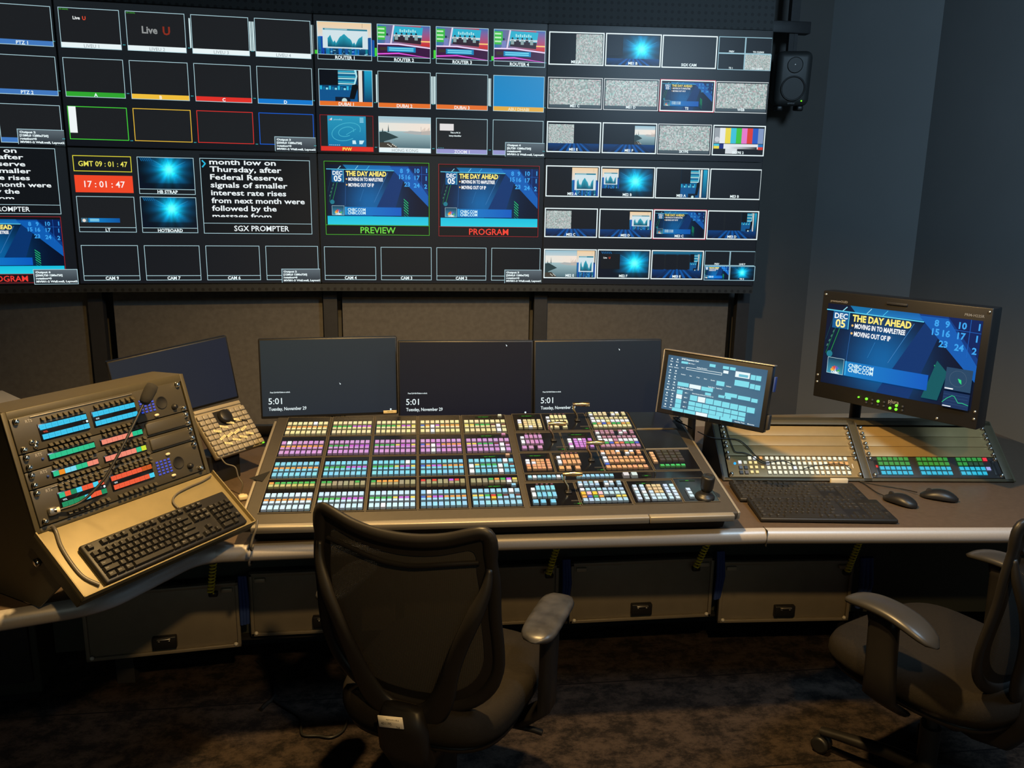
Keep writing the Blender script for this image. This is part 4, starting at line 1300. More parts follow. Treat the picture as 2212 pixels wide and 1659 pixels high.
def mod_fx(x0, x1, z0, z1, c, third, tops, last=None, rows2=None):
    module(x0, z0, x1, z1)
    k = (z1 - z0) / .137; p = .0176; xs = [x0 + .013 + p * i for i in range(8)]
    for i in (0, 1, 2, 3, 4.7, 5.65, 7):
        x = x0 + .013 + p * i
        for q in (0, 1):
            wv = (i == 0 and q == 1) or (i == 3 and q == 0 and third is not WHT) or (i == 4.7 and q == 1) or (i == 5.65 and q == 0)
            button(x, z0 + (.127 - q * .014) * k, .0145, .0138 * k, WHT if wv else c)
    for i in range(8):
        button(xs[i], z0 + .083 * k, .0150, .017 * k, WHT if i == 0 else c)
        tw = third
        if rows2: tw = rows2[i]
        elif i == 3 and third is WHT: tw = c
        elif third is not WHT and i == 0: tw = WHT
        button(xs[i], z0 + .060 * k, .0158, .021 * k, tw)
        if tops[i]: button(xs[i], z0 + .040 * k, .0155, .013 * k, tops[i])
        button(xs[i], z0 + .021 * k, .0158, .021 * k, last or c)
A0, A1, B0, B1, C0, C1, D0, D1 = .832, .935, .944, 1.096, 1.108, 1.262, 1.270, 1.418
CR, PK, OR = (236, 220, 160), (206, 140, 190), (238, 168, 110)
mod_stack(A0 + .005, A1 + .005, .55, .685, (236, 214, 150), {(2, 0)})
mod_bar(B0, B1 + .006, .55, .685, (236, 226, 160))
mod_fx(C0 + .004, C1 + .004, .55, .687, CR, WHT, [GRN, ORG, BLU, ORG, GRN, GRN, ORG, YEL])
mod_bar(A0 + .002, .986, .397, .532, PK)
mod_stack(.993, C0 - .010, .397, .532, (214, 130, 215), {(0, 0), (2, 3)})
mod_fx(C0, C1, .40, .54, (190, 130, 150), WHT, [GRN, GRN, BLU, ORG, (230, 110, 70), GRN, GRN, BLU])
mod_stack(A0, A1 - .004, .255, .384, (232, 160, 110), {(1, 2)})
mod_bar(B0 - .006, B1 - .004, .255, .386, OR)
mod_fx(C0 - .011, C1 - .008, .255, .39, OR, OR, [BLU] + [None] * 7)
module(A0, .203, 1.411, .246)
for i in range(8):
    button(.846 + i * .0152, .221, .0135, .018, WHT if i in (1, 6) else SKY); button(1.001 + i * .0153, .221, .0135, .018, SKY)
for x in (1.155, 1.182): button(x, .222, .021, .024, (214, 222, 214), None, False, .009)
led_text(1.222, .222, .030)
mb = MB(); mb.T = MT; mb.tube([(1.252, -.002, .222), (1.251, -.016, .224)], .0026, 8); mb.build('toggle_switch', M['chrome'], mx)
mtext('ROSS', 1.352, .228, .0115, 'cream', .042, .04)
mod_bar(A0 - .004, .977, .054, .188, (120, 212, 232))
mod_fx(.985, 1.137, .057, .19, (170, 214, 234), (190, 222, 232), [ORG, BLU, GRN, ORG, None, None, YEL, YEL], (176, 214, 232),
       [(250, 190, 50), (245, 190, 200), (250, 200, 40), (245, 190, 200)] + [(190, 222, 232)] * 4)
module(1.148, .060, 1.294, .19); led_text(1.20, .174, .05)
for k, x in enumerate((.018, .040, .062, .079, .094, .116, .136)):
    for q in range(5):
        cc = (224, 192, 140) if (k in (2, 3, 4) and q >= (3 if k == 2 else 2)) else (WHT if (k, q) in ((0, 3), (1, 2)) else (206, 230, 242))
        button(1.148 + x, .070 + .0185 * (q + .5) * .98, .0150, .0168, cc)
module(1.302, .061, 1.410, .20); led_text(1.345, .186, .05)
for q in range(3): button(1.330, .078 + .019 * (q + .5), .0155, .0172, (206, 232, 242))
mb = MB(); mb.T = MT
RX = Matrix.Rotation(R(90), 3, 'X')
mb.lathe([(.030, 0), (.030, .002), (.026, .007), (.020, .010), (.015, .014), (.014, .020)], 24, 0, (1.372, -.003, .088), RX)
jo = mb.build('joystick', M['black'], mx)
mb = MB(); mb.T = MT
mb.lathe([(.013, 0), (.017, .004), (.0195, .012), (.0205, .045), (.0190, .050), (.0130, .052), (.0110, .050), (0, .050)], 24, 0, (1.376, -.022, .092), RX)
mb.build('knob', M['black'], jo)
for x0, z0, x1, z1 in ((1.272, .556, 1.42, .689), (1.266, .404, 1.415, .542)):
    mb = MB(); mb.T = MT
    mb.box(((x0 + x1) / 2, -.0006, (z0 + z1) / 2), (x1 - x0, .005, z1 - z0)); mb.build('blank_screen', M['glass'], mx)
    mb = MB(); mb.T = MT; mb.box(((x0 + x1) / 2, -.001, z0 - .003), (x1 - x0, .006, .004)); mb.build('screen_trim', M['chassis_lt'], mx)
module(1.262, .257, 1.412, .392)
for q in range(4): button(1.275, .300 + .018 * (q + .5), .0150, .0168, (238, 178, 120))
for i in range(4):
    for j in range(4):
        button(1.301 + i * .0215, .318 + j * .0195, .0195, .0155, (34, 34, 30))
for i in range(5): button(1.290 + i * .0175, .279, .0150, .013, (30, 200, 90))
bk = bank.build('button_bank', M['key'], mx); bk['kind'] = 'stuff'
mb = MB(); mb.T = MT
mb.tube([(1.455, -.004, .64), (1.425, -.010, .625), (1.432, -.012, .59), (1.446, -.012, .585), (1.442, -.010, .62), (1.428, -.010, .60), (1.452, -.008, .57), (1.475, .0, .555)], .0024, 6)
mb.build('cable_loop', M['cable'], mx)

# ------------------------------------------------------------------ screens on the desk
def monitor(name, label, bl, yaw, tilt, w, h, draw, bez=.006, btm=.010, depth=.03, group=None, stand=True, case='black', cat='monitor', side=None, top=None, roll=0.0):
    bl = V(bl); F = frame3(yaw, tilt) @ Matrix.Rotation(R(-roll), 3, 'Y')
    base = bl + F @ V((w / 2, .05, 0)); base.z = ZD
    t = thing(name, label, cat, base, rotz(yaw), group)
    F4 = F.to_4x4(); F4.translation = bl; T = t.matrix_world.inverted() @ F4
    s_, tp = side or bez, top or bez
    mb = MB(); mb.T = T
    mb.rbox((w / 2, depth / 2, h / 2), (w, depth, h), .004)
    mb.rbox((w / 2, depth + .012, h / 2), (w * .5, .03, h * .5), .01)
    mb.build('case', M[case], t)
    mb = MB(); mb.T = T
    cv = Canvas(mb, s_, btm, w - 2 * s_, h - btm - tp, -.0006)
    draw(cv)
    mb.build('screen', M['screen'], t)
    if stand:
        mb = MB(); mb.T = Matrix()
        mb.tube([(0, .02, .006), (0, .02, bl.z - ZD + .06), (0, -.005, bl.z - ZD + h * .45)], .018, 10)
        mb.rbox((0, .02, .006), (.22, .17, .012), .005)
        mb.build('stand', M['black'], t)
    return t, T
def lock(bg, cur, bg2=None, eye=True):
    def f(cv):
        cv.grid(lambda u, v: mixc(bg, bg2 or bg, v * .7 + u * .3), 6, 4)
        cv.text('5:01', .045, .80, .085, WHITE, 'L', .004)
        cv.text('Tuesday, November 29', .045, .905, .045, WHITE, 'L', .012, maxw=.275)
        cv.text('Press Ctrl+Alt+Delete to unlock.', .06, .685, .020, WHITE, 'L', .02, maxw=.145)
        u, v = cur
        cv.poly([(u, v), (u + .012, v + .018), (u + .006, v + .03)], WHITE)
        if eye: cv.disc(.955, .965, .0035, WHITE)
    return f
GRP = 'three lock screen monitors behind the mixer'
mon1, T1 = monitor('monitor', 'left lock screen monitor with a tag on its lower right corner', (-.102, -1.495, .860), 4.8, 4.5, .515, .304, lock(C(38, 47, 50), (.57, .58), C(34, 42, 52)), group=GRP)
mb = MB(); mb.T = T1; mb.rbox((.483, -.004, .010), (.052, .006, .012), .002); tg = mb.build('tag', M['cream'], mon1)
mb = MB(); mb.T = T1; mb.text('VIEWTAG', (.483, -.0075, .012), .004, maxw=.036); mb.build('tag_print', M['legend_dk'], tg)
monitor('monitor', 'middle lock screen monitor with the darkest navy picture', (.413, -1.56, .868), -1.0, 5.0, .512, .297, lock(C(17, 20, 28), (.80, .03), C(16, 19, 32)), group=GRP)
monitor('monitor', 'right lock screen monitor beside the touch screen', (.928, -1.57, .868), 1.5, 5.0, .508, .297, lock(C(33, 42, 48), (.66, .10), C(24, 30, 42), False), group=GRP)
monitor('monitor', 'dim blue grey monitor behind the intercom rack at left', (-.692, -1.221, .757), 28.7, .5, .48, .280, lambda cv: cv.grid(lambda u, v: mixc(C(36, 41, 48), C(30, 35, 48), u), 5, 4), roll=7.9)

def oled(cv):
    day_ahead(cv, False, True, 1.0)
ol, TO = monitor('broadcast_monitor', 'large black broadcast monitor at right showing THE DAY AHEAD', (1.997, -1.69, .967), -58.2, .5, .60, .406, oled, .026, .060, .07, stand=False, side=.026, top=.045)
mb = MB(); mb.T = TO
mb.text('plura', (.315, -.0008, .040), .014, bold=.01); mb.text('premiumOLED', (.068, -.0008, .372), .008, bold=.01); mb.text('PRM-H225R', (.545, -.0008, .376), .009, bold=.01); mb.build('lettering', M['legend'], ol)
mb = MB(); mb.T = TO; mb.rbox((.285, -.002, .385), (.075, .006, .009), .002); mb.build('name_plate', M['steel_dark'], ol)
for i in range(16):
    if i == 0: x, z, on = .185, .031, True
    elif i <= 4: x, z, on = .215 + (i - 1) * .022, .030, i in (1, 3)
    elif i <= 8: x, z, on = .215 + (i - 5) * .022, .016, False
    elif i <= 11: x, z, on = .305 + (i - 9) * .022, .028, i == 10
    else: x, z, on = .305 + (i - 12) * .022, .014, i in (12, 13)
    if i == 15: break
    mb = MB(); mb.T = TO; mb.lathe([(.005 if i else .003, 0), (.005 if i else .003, .003), (.003, .005), (0, .005)], 10, 0, (x, 0, z), RX)
    mb.build('button', M['led_green' if on else 'steel_dark'], ol)
for x, z in ((.012, .392), (.588, .392), (.012, .085), (.012, .058), (.588, .06), (.588, .035), (.47, .012)):
    mb = MB(); mb.T = TO; mb.lathe([(.005, 0), (.005, .002), (0, .003)], 8, 0, (x, 0, z), RX); mb.build('screw', M['steel'], ol)
mb = MB(); mb.T = W(ol)
mb.tube([(2.265, -1.545, ZD), (2.265, -1.545, 1.02), (2.265, -1.60, 1.10), (2.225, -1.88, 1.14)], .022, 10)
mb.rbox((2.265, -1.545, ZD + .008), (.16, .16, .016), .004); mb.build('monitor_arm', M['black'], ol)

def touch(cv):
    bg = C(70, 112, 138)
    cv.grid(lambda u, v: mixc(C(78, 118, 142), C(62, 98, 126), abs(u - .5) + abs(v - .5)), 6, 5)
    K, Wt = C(130, 222, 236), WHITE
    def b(u0, v0, u1, v1, c=K): cv.rect(u0, v0, u1, v1, c)
    for k in range(9):
        for u in (.035, .095):
            cv.rect(u, .05 + k * .105, u + .014, .075 + k * .105, Wt); cv.text('Setup Memory Keys Clips'.split()[k % 4], u + .007, .105 + k * .105, .018, Wt, bold=.03)
    cv.text('DVE Sequence Ctrl', .15, .035, .030, Wt, 'L', .03); cv.text('ME 2 Key 1', .225, .095, .02, Wt, 'L', .02)
    b(.15, .075, .22, .115)
    for u0, u1 in ((.44, .50), (.575, .635), (.645, .70)): b(u0, .045, u1, .095)
    b(.585, .12, .635, .17, Wt)
    cv.frame(.21, .17, .575, .215, .0015, Wt); cv.text('Key 1', .16, .19, .02, Wt, 'L', .02); cv.text('Fading Duration', .37, .145, .022, Wt, bold=.02)
    b(.705, .10, .845, .20, Wt); b(.74, .14, .83, .185, C(110, 190, 210)); b(.855, .12, .90, .205); b(.905, .12, .955, .205)
    b(.71, .25, .85, .35); b(.86, .275, .905, .36); b(.91, .28, .96, .365)
    for k, t_ in enumerate(('Position', 'Size', 'Crop', 'Skew', 'Border')): cv.text(t_, .19 + k * .077, .31 - .0 + k * .004, .02, Wt, bold=.02)
    b(.535, .32, .615, .40); cv.text('Softness', .66, .385, .02, Wt, bold=.02)
    cv.text('Fade Start   Fade End', .53, .45, .022, Wt, bold=.02)
    for k, c in enumerate((K, Wt, K)): b(.145 + k * .125, .455 + k * .005, .262 + k * .125, .525 + k * .005, c)
    cv.text('KM Selection Ctrl', .15, .555, .03, Wt, 'L', .03)
    b(.635, .50, .755, .565); b(.765, .51, .885, .575); b(.895, .52, .955, .585)
    for u0, u1 in ((.44, .50), (.575, .635), (.645, .70)): b(u0, .56, u1, .605)
    for k in range(4): b(.15, .595 + k * .085, .21, .672 + k * .085, Wt if k == 1 else K); cv.text('ME %d' % (k + 1), .25, .63 + k * .085, .022, Wt, bold=.02)
    cv.text('Select the key and the bus on the top row', .42, .615, .022, Wt, bold=.02, maxw=.22)
    for k in range(8): b(.295 + k * .082, .65 + k * .004, .370 + k * .082, .745 + k * .004, Wt if k == 1 else K)
    for j in range(2):
        for k in range(8): b(.29 + k * .0725, .765 + j * .082 + k * .003, .357 + k * .0725, .835 + j * .082 + k * .003)
    for k in range(5): b(.13 + k * .125, .93, .247 + k * .125, .99, Wt if k == 2 else K)
    cv.text('Autokey Trans', .82, .965, .022, Wt, bold=.02); cv.text('Memories', .93, .965, .022, Wt, bold=.02)
to, TT = monitor('touch_screen', 'silver edged touch screen full of pale blue buttons right of the mixer', (1.304, -1.92, .974), -42.2, 7.8, .378, .22, touch, .016, .016, .028, stand=False, cat='touch screen', roll=-1.5)
mb = MB(); mb.T = TT
mb.rbox((.19, .012, .2205), (.384, .030, .004), .0015); mb.rbox((-.0015, .012, .11), (.004, .030, .22), .0015); mb.build('silver_rim', M['silverbez'], to)
mb = MB(); mb.T = TT; mb.rbox((.384, .022, .16), (.006, .02, .05), .002); mb.build('blue_sticker', M['blue_cloth'], to)
mb = MB(); mb.T = TT; mb.rbox((.383, .020, .035), (.010, .026, .050), .003); mb.build('side_knob', M['steel_dark'], to)
mb = MB(); mb.T = W(to)
mb.tube([(1.56, -1.58, ZD), (1.56, -1.58, 1.0), (1.53, -1.72, 1.06), (1.47, -2.01, 1.09)], .016, 10)
mb.rbox((1.56, -1.58, ZD + .007), (.13, .13, .014), .004); mb.build('monitor_arm', M['black'], to)
# ------------------------------------------------------------------ keyboards
KROWS = [
    [('Esc', 1), (None, 1), ('F1', 1), ('F2', 1), ('F3', 1), ('F4', 1), (None, .5), ('F5', 1), ('F6', 1), ('F7', 1), ('F8', 1), (None, .5), ('F9', 1), ('F10', 1), ('F11', 1), ('F12', 1), (None, .35), ('Prt', 1), ('Scr', 1), ('Brk', 1)],
    [(c, 1) for c in '`1234567890-='] + [('Back', 2), (None, .35), ('Ins', 1), ('Home', 1), ('PgUp', 1), (None, .35), ('Num', 1), ('/', 1), ('*', 1), ('-', 1)],
    [('Tab', 1.5)] + [(c, 1) for c in 'QWERTYUIOP[]'] + [('\\', 1.5), (None, .35), ('Del', 1), ('End', 1), ('PgDn', 1), (None, .35), ('7', 1), ('8', 1), ('9', 1), ('+', 1)],
    [('Caps', 1.75)] + [(c, 1) for c in "ASDFGHJKL;'"] + [('Enter', 2.25), (None, 3.7), ('4', 1), ('5', 1), ('6', 1)],
    [('Shift', 2.25)] + [(c, 1) for c in 'ZXCVBNM,./'] + [('Shift', 2.75), (None, 1.35), ('^', 1), (None, 1.35), ('1', 1), ('2', 1), ('3', 1), ('Ent', 1)],
    [('Ctrl', 1.25), ('Win', 1.25), ('Alt', 1.25), ('', 6.25), ('Alt', 1.25), ('Win', 1.25), ('Menu', 1.25), ('Ctrl', 1.25), (None, .35), ('<', 1), ('v', 1), ('>', 1), (None, .35), ('0', 2), ('.', 1)],
]
def keyboard(label, loc, rot, w, h, thick=.020, keyh=.007, legend=True):
    """local axes: x along the rows, z towards the back row, y down into the desk"""
    t = thing('keyboard', label, 'keyboard', loc, rot)
    mb = MB()
    mb.rbox((w / 2, -thick / 2, h / 2), (w, thick, h), .005)
    mb.build('body', M['kbody'], t)
    u = (w - .016) / 22.7
    ph = (h - .014) / 6.35
    for r, row in enumerate(KROWS):
        z = h - .007 - ph * (r + .5) - (ph * .35 if r else 0)
        x = .008
        for nm, kw in row:
            if nm is not None:
                cw, ch = u * kw - .0016, ph - .0018
                mb = MB(); a, b = cw / 2, ch / 2; k = .0028
                vs = [(-a, 0, -b), (a, 0, -b), (a, 0, b), (-a, 0, b), (-a + k, -keyh, -b + k * .7), (a - k, -keyh, -b + k * .7), (a - k, -keyh, b - k * .5), (-a + k, -keyh, b - k * .5)]
                mb.add(vs, [[4, 5, 6, 7], [0, 1, 5, 4], [1, 2, 6, 5], [2, 3, 7, 6], [3, 0, 4, 7]], 0)
                if legend and nm:
                    mb.text(nm, (-a + k + .001, -keyh - .0003, .0016), .0036, 1, align='L', maxw=cw * .6, res=1)
                o = mb.build('key', [M['keycap'], M['legend']], t)
                o.location = (x + u * kw / 2, -thick, z)
            x += u * kw
    return t

# ------------------------------------------------------------------ left turret with intercom panels and keyboard shelf
LBL = V((-.421, -2.702, .912)); LY, LTI = 54.8, 16.7
lr = thing('equipment_turret', 'olive grey slanted turret with keyboard shelf at the left of the desk', 'turret', (-.30, -2.45, ZD), rotz(LY))
LT = face_T(lr, LBL, LY, LTI)
LZ = rotz(LY).to_4x4(); LZ.translation = V((LBL.x, LBL.y, 0)); LZl = W(lr) @ LZ     # x along, y back, z up
def rim(mb, w, h, b, t=.006, mi=0):
    for cx, cz, sx, sz in ((b / 2, h / 2, b, h), (w - b / 2, h / 2, b, h), (w / 2, b / 2, w, b), (w / 2, h - b / 2, w, b)):
        mb.rbox((cx, t / 2 - .004, cz), (sx, t, sz), .0015, mi)
mb = MB(); mb.T = LT
for cx, cz, sx, sz in ((.006, .1465, .012, .293), (.514, .1465, .012, .293), (.26, .0065, .496, .013), (.26, .283, .496, .020)):
    mb.rbox((cx, .003, cz), (sx, .010, sz), .0012)
mb.build('front_frame', M['rack'], lr)
def side_panel(x0, x1, prof_, name, m, T, par):
    n = len(prof_)
    mb = MB(); mb.T = T
    vs = [(x, y, z) for x in (x0, x1) for y, z in prof_]
    mb.add(vs, [list(range(n))[::-1], list(range(n, 2 * n))] + [[i, (i + 1) % n, n + (i + 1) % n, n + i] for i in range(n)])
    return mb.build(name, M[m], par)
LP = [(.0, .912), (.084, 1.192), (.20, 1.186), (.30, ZD + .004), (.02, ZD + .004), (-.07, .80), (-.04, .90)]
side_panel(0, .006, LP, 'side_panel', 'rack', LZl, lr)
side_panel(.514, .52, LP, 'side_panel', 'rack', LZl, lr)
side_panel(.006, .514, [(.088, 1.185), (.084, 1.193), (.20, 1.187), (.30, ZD + .004), (.292, ZD + .004), (.194, 1.180)], 'back_panel', 'rack', LZl, lr)
mb = MB(); mb.T = LT; mb.box((.26, .03, .14), (.48, .03, .26)); mb.build('rack_bay', M['black_matte'], lr)
# thumb screw on the left cheek
mb = MB(); mb.T = LZl
RYm = Matrix.Rotation(R(-90), 3, 'Y')
mb.lathe([(.006, 0), (.006, .012), (.010, .013), (.010, .022), (.004, .024), (0, .024)], 12, 0, (0, -.02, .855), RYm); mb.build('thumb_screw', M['chrome'], lr)
# shelf
TBL = V((-.285, -2.827, .804)); TY, TTI = 54.4, 52.0
TTr = face_T(lr, TBL, TY, TTI)
mb = MB(); mb.T = TTr
mb.rbox((.26, .003, .098), (.52, .006, .196), .001)
for cx, cz, sx, sz in ((.0015, .098, .003, .196), (.5185, .098, .003, .196), (.26, .0015, .52, .003)):
    mb.box((cx, -.003, cz), (sx, .018, sz))
sh = mb.build('keyboard_shelf', M['tray'], lr)
mb = MB(); mb.T = TTr
mb.box((.26, .014, .004), (.516, .022, .006)); mb.box((.004, .02, .10), (.006, .03, .19)); mb.box((.516, .02, .10), (.006, .03, .19))
mb.build('shelf_edge', M['rack'], lr)

F_T = frame3(TY, TTI)
keyboard('full size black keyboard on the turret shelf at left', TBL + F_T @ V((.060, -.0015, .006)), F_T, .432, .116, .016, .009)

LFm = frame3(LY, LTI)
def on_face(x, z, d):
    """a point standing d proud of the turret face that the room's viewer sees over face point (x, z)"""
    p = LBL + LFm @ V((x, 0, z)); c = LFm.inverted() @ (CAM - p)
    return V((x, 0, z)) + c * (d / -c.y)
KCOL = {'c': (56, 196, 236), 'g': (40, 192, 138), 'G': (26, 140, 92), 's': (240, 138, 114), 'o': (235, 140, 30), 'l': (122, 216, 238), 'y': (204, 222, 50), 'r': (240, 92, 56), 'R': (200, 86, 28), 'k': (70, 210, 240)}
def intercom(label, z0, z1, disps, keyrows, right, pz):
    """a rack intercom: displays, lever keys, and at the right a keypad, grille and knob or a blank end"""
    base = LBL + LFm @ V((.255, 0, z0))
    t = thing('intercom_panel', label, 'intercom', base, LFm, 'intercom panels in the left turret')
    def L(x, z): return V((x - .255, -.004, z - z0))
    mb = MB(); mb.rbox(L(.2555, (z0 + z1) / 2) + V((0, .003, 0)), (.487, .010, z1 - z0 - .0012), .0012); mb.build('faceplate', M['rts'], t)
    for x in (.025, .486):
        for z in (z0 + .0092, z1 - .0092):
            mb = MB(); mb.lathe([(.0080, 0), (.0080, .0015), (.0066, .002), (.0068, .006), (.0050, .0092), (.0015, .0097), (0, .0087)], 12, 0, L(x, z) + V((0, -.002, 0)), RX); mb.build('screw', M['chrome'], t)
    if z1 - z0 > .06:
        mb = MB(); mb.tube([L(.06, z1 - .006) + V((0, -.003, 0)), L(.34, z1 - .006) + V((0, -.003, 0))], .0016, 6); mb.build('trim_bar', M['steel'], t)
    mb = MB(); mb.text('RTS', L(.056, pz[0]) + V((0, -.0022, 0)), .0075, bold=.01); mb.build('logo', M['legend'], t)
    for (x0, zt, x1, zb, rows) in disps:
        mb = MB(); mb.rbox(L((x0 + x1) / 2, (zt + zb) / 2), (x1 - x0 + .006, .008, zt - zb + .006), .001); dsp = mb.build('key_display', M['module'], t)
        mb = MB()
        o = L(x0, zb)
        cv = Canvas(mb, o.x, o.z, x1 - x0, zt - zb, o.y - .0046)
        nr = len(rows)
        for j, row in enumerate(rows):
            a = 0 if nr == 1 else (0 if j == 0 else .66)
            b = 1 if nr == 1 else (.34 if j == 0 else 1)
            for i, ch in enumerate(row):
                cv.rect(i / 8 + .002, a, (i + 1) / 8 - .001, b, C(*KCOL[ch]))
                cv.text('.....' if nr == 1 else 'CH%02d' % (i + 8 * j + 1), (i + .5) / 8, (a + b) / 2, (b - a) * .18, mixc(C(*KCOL[ch]), C(0, 30, 40), .45), maxw=.08)
        if nr == 2:
            cv.text('VOL' if disps[0][0] == x0 else '010', .03, .5, .12, C(225, 70, 40) if x0 < .1 and z0 > .15 else WHITE, 'L', .02)
            if x0 < .1: cv.disc(.97, .5, .003, WHITE)
        mb.build('picture', M['screen'], dsp)
    for x0, x1, z in keyrows:
        for i in range(8):
            x = x0 + (x1 - x0) * i / 7
            mb = MB(); p = L(x, z)
            mb.add([p + V(q) for q in ((-.0050, 0, -.0028), (.0050, 0, -.0028), (.0050, 0, .0036), (-.0050, 0, .0036), (-.0042, -.011, -.0040), (.0042, -.011, -.0040), (.0046, -.006, .0030), (-.0046, -.006, .0030))],
                   [[4, 5, 6, 7], [0, 1, 5, 4], [1, 2, 6, 5], [2, 3, 7, 6], [3, 0, 4, 7]])
            mb.build('key', M['leverkey'], t)
    if right:
        kx0, kx1, kz0, kz1, spz, kbx, kbz, ov = right
        for i in range(4):
            for j in range(5):
                mb = MB(); p = L(kx0 + (kx1 - kx0) * (i + .5) / 4, kz0 + (kz1 - kz0) * (j + .5) / 5)
                cap(mb, p.x, p.z, .0088, .0056, C(36, 66, 190), .004, p.y)
                mb.build('keypad_button', M['key'], t)
        mb = MB(); mb.lathe([(.0175, 0), (.0175, .0018), (.0155, .0018), (.0150, .0005), (0, .0005)], 28, 0, L(.4225, spz) + V((0, -.002, 0)), RX); mb.build('loudspeaker', M['black_matte'], t)
        mb = MB(); mb.lathe([(.0085, 0), (.0085, .003), (.0062, .004), (.0062, .010), (0, .010)], 20, 0, L(kbx, kbz) + V((0, -.002, 0)), RX); mb.build('volume_knob', M['black'], t)
        for z in ov:
            mb = MB(); mb.rbox(L(.396, z) + V((0, -.004, 0)), (.014, .008, .008), .0038); mb.build('pushbutton', M['cream'], t)
    else:
        mb = MB(); mb.rbox(L(.416, (z0 + z1) / 2) + V((0, -.003, 0)), (.128, .008, z1 - z0 - .010), .003); mb.build('blank_end', M['rts'], t)
        mb = MB(); mb.lathe([(.003, 0), (.003, .003), (0, .003)], 8, 0, L(.062, (z0 + z1) / 2) + V((0, -.002, 0)), RX); mb.build('blue_lamp', M['blue_cloth'], t)
    return t, L
p1, L1 = intercom('topmost intercom panel with all blue key displays', .189, .275, [(.075, .246, .197, .210, ['cccccccc', 'cccccccc']), (.215, .246, .338, .210, ['cccccccc', 'cccccccc'])],
                  [(.088, .190, .259), (.229, .336, .2585), (.089, .190, .195), (.229, .334, .194)], (.351, .401, .210, .249, .228, .458, .208, [.198]), [.262])
p2, L2 = intercom('second intercom panel with green left and salmon right displays', .146, .188, [(.078, .1725, .197, .1605, ['gggggggg']), (.218, .1725, .338, .1605, ['ssssssgg'])],
                  [(.084, .179, .184), (.229, .337, .184), (.089, .193, .150), (.227, .339, .149)], None, [.179])
p3, L3 = intercom('third intercom panel with mixed orange, blue and salmon displays', .103, .145, [(.075, .1305, .194, .1185, ['gollggss']), (.215, .1295, .336, .117, ['ssssssgy'])],
                  [(.083, .178, .142), (.230, .338, .141), (.087, .190, .109), (.227, .338, .1075)], None, [.137])
p4, L4 = intercom('bottom intercom panel with red displays and gooseneck microphone', .014, .102, [(.074, .077, .193, .042, ['grGkrrkr', 'GGGGkrrG']), (.215, .077, .336, .042, ['rrrrrrRR', 'rrrrrrrk'])],
                  [(.083, .194, .0955), (.230, .339, .0925), (.083, .194, .086), (.230, .339, .084), (.087, .191, .026), (.226, .333, .0235)], (.350, .400, .038, .079, .057, .455, .038, [.088, .028]), [.092])
for dx, dz in ((-.005, .004), (.005, -.001), (.001, -.008)):
    mb = MB(); mb.lathe([(.006, 0), (.006, .004), (.003, .006), (0, .006)], 10, 0, L1(.053 + dx, .208 + dz) + V((0, -.002, 0)), RX); mb.build('socket', M['chrome'], p1)
# gooseneck
q0 = V((.255, 0, .014))
pts = [on_face(.050, .041, .008), on_face(.062, .039, .012), on_face(.077, .038, .016), on_face(.123, .039, .026), on_face(.163, .054, .036), on_face(.202, .076, .046), on_face(.237, .105, .054), on_face(.30, .164, .064), on_face(.372, .236, .072)]
fine = []
for i in range(len(pts) - 1):
    a, b, c_, d = pts[max(0, i - 1)], pts[i], pts[i + 1], pts[min(len(pts) - 1, i + 2)]
    for k in range(5):
        s_ = k / 5
        fine.append(.5 * ((2 * b) + (c_ - a) * s_ + (2 * a - 5 * b + 4 * c_ - d) * s_ ** 2 + (3 * b - a - 3 * c_ + d) * s_ ** 3))
fine.append(pts[-1])
mb = MB(); mb.tube([p - q0 for p in fine], .0035, 8); gn = mb.build('gooseneck', M['cable'], p4)
a, b = on_face(.372, .236, .072) - q0, on_face(.418, .282, .080) - q0
mb = MB(); mb.tube([a, a.lerp(b, .06), a.lerp(b, .3), a.lerp(b, .72), a.lerp(b, .94), b], [.006, .012, .0148, .0160, .0145, .006], 16); mb.build('microphone_foam', M['foam'], gn)
mb = MB(); a, b = pts[0] - q0, pts[1] - q0
mb.tube([a - (b - a) * .6, a, b], [.0070, .0082, .0075], 12); mb.build('connector', M['chrome'], gn)
mb = MB(); a, b = pts[1] - q0, pts[2] - q0
mb.tube([a.lerp(b, .0), a.lerp(b, .55)], .0078, 12); mb.build('collar', M['cream'], gn)
mb = MB(); mb.rbox(V((.047 - .255, -.010, .041 - .014)), (.020, .014, .020), .004); mb.build('socket', M['steel'], p4)

def spline(pts, k=5):
    pts = [V(p) for p in pts]; out = []
    for i in range(len(pts) - 1):
        a, b, c_, d = pts[max(0, i - 1)], pts[i], pts[i + 1], pts[min(len(pts) - 1, i + 2)]
        for j in range(k):
            s_ = j / k
            out.append(.5 * ((2 * b) + (c_ - a) * s_ + (2 * a - 5 * b + 4 * c_ - d) * s_ ** 2 + (3 * b - a - 3 * c_ + d) * s_ ** 3))
    return out + [pts[-1]]
def cable(label, pts, r=.0025, m='cable', cat='cable', name='cable'):
    mb = MB(); mb.tube(spline(pts), r, 7); o = mb.build(name, M[m]); tag(o, label, cat); return o
TP = lambda x, z, d=.004: TBL + F_T @ V((x, -d, z))
cable('flat grey cable lying along the left side of the keyboard shelf', [TP(.040, .20, .012), TP(.046, .186), TP(.034, .145), TP(.029, .095), TP(.032, .05), TP(.050, .016, .006)], .0045, 'cable_grey')
cable('grey cable looping from the shelf keyboard up under the intercom panels', [TP(.351, .126, .006), TP(.352, .150), TP(.375, .168), TP(.422, .175), TP(.470, .178), TP(.505, .184, .006)], .0028, 'cable_grey')
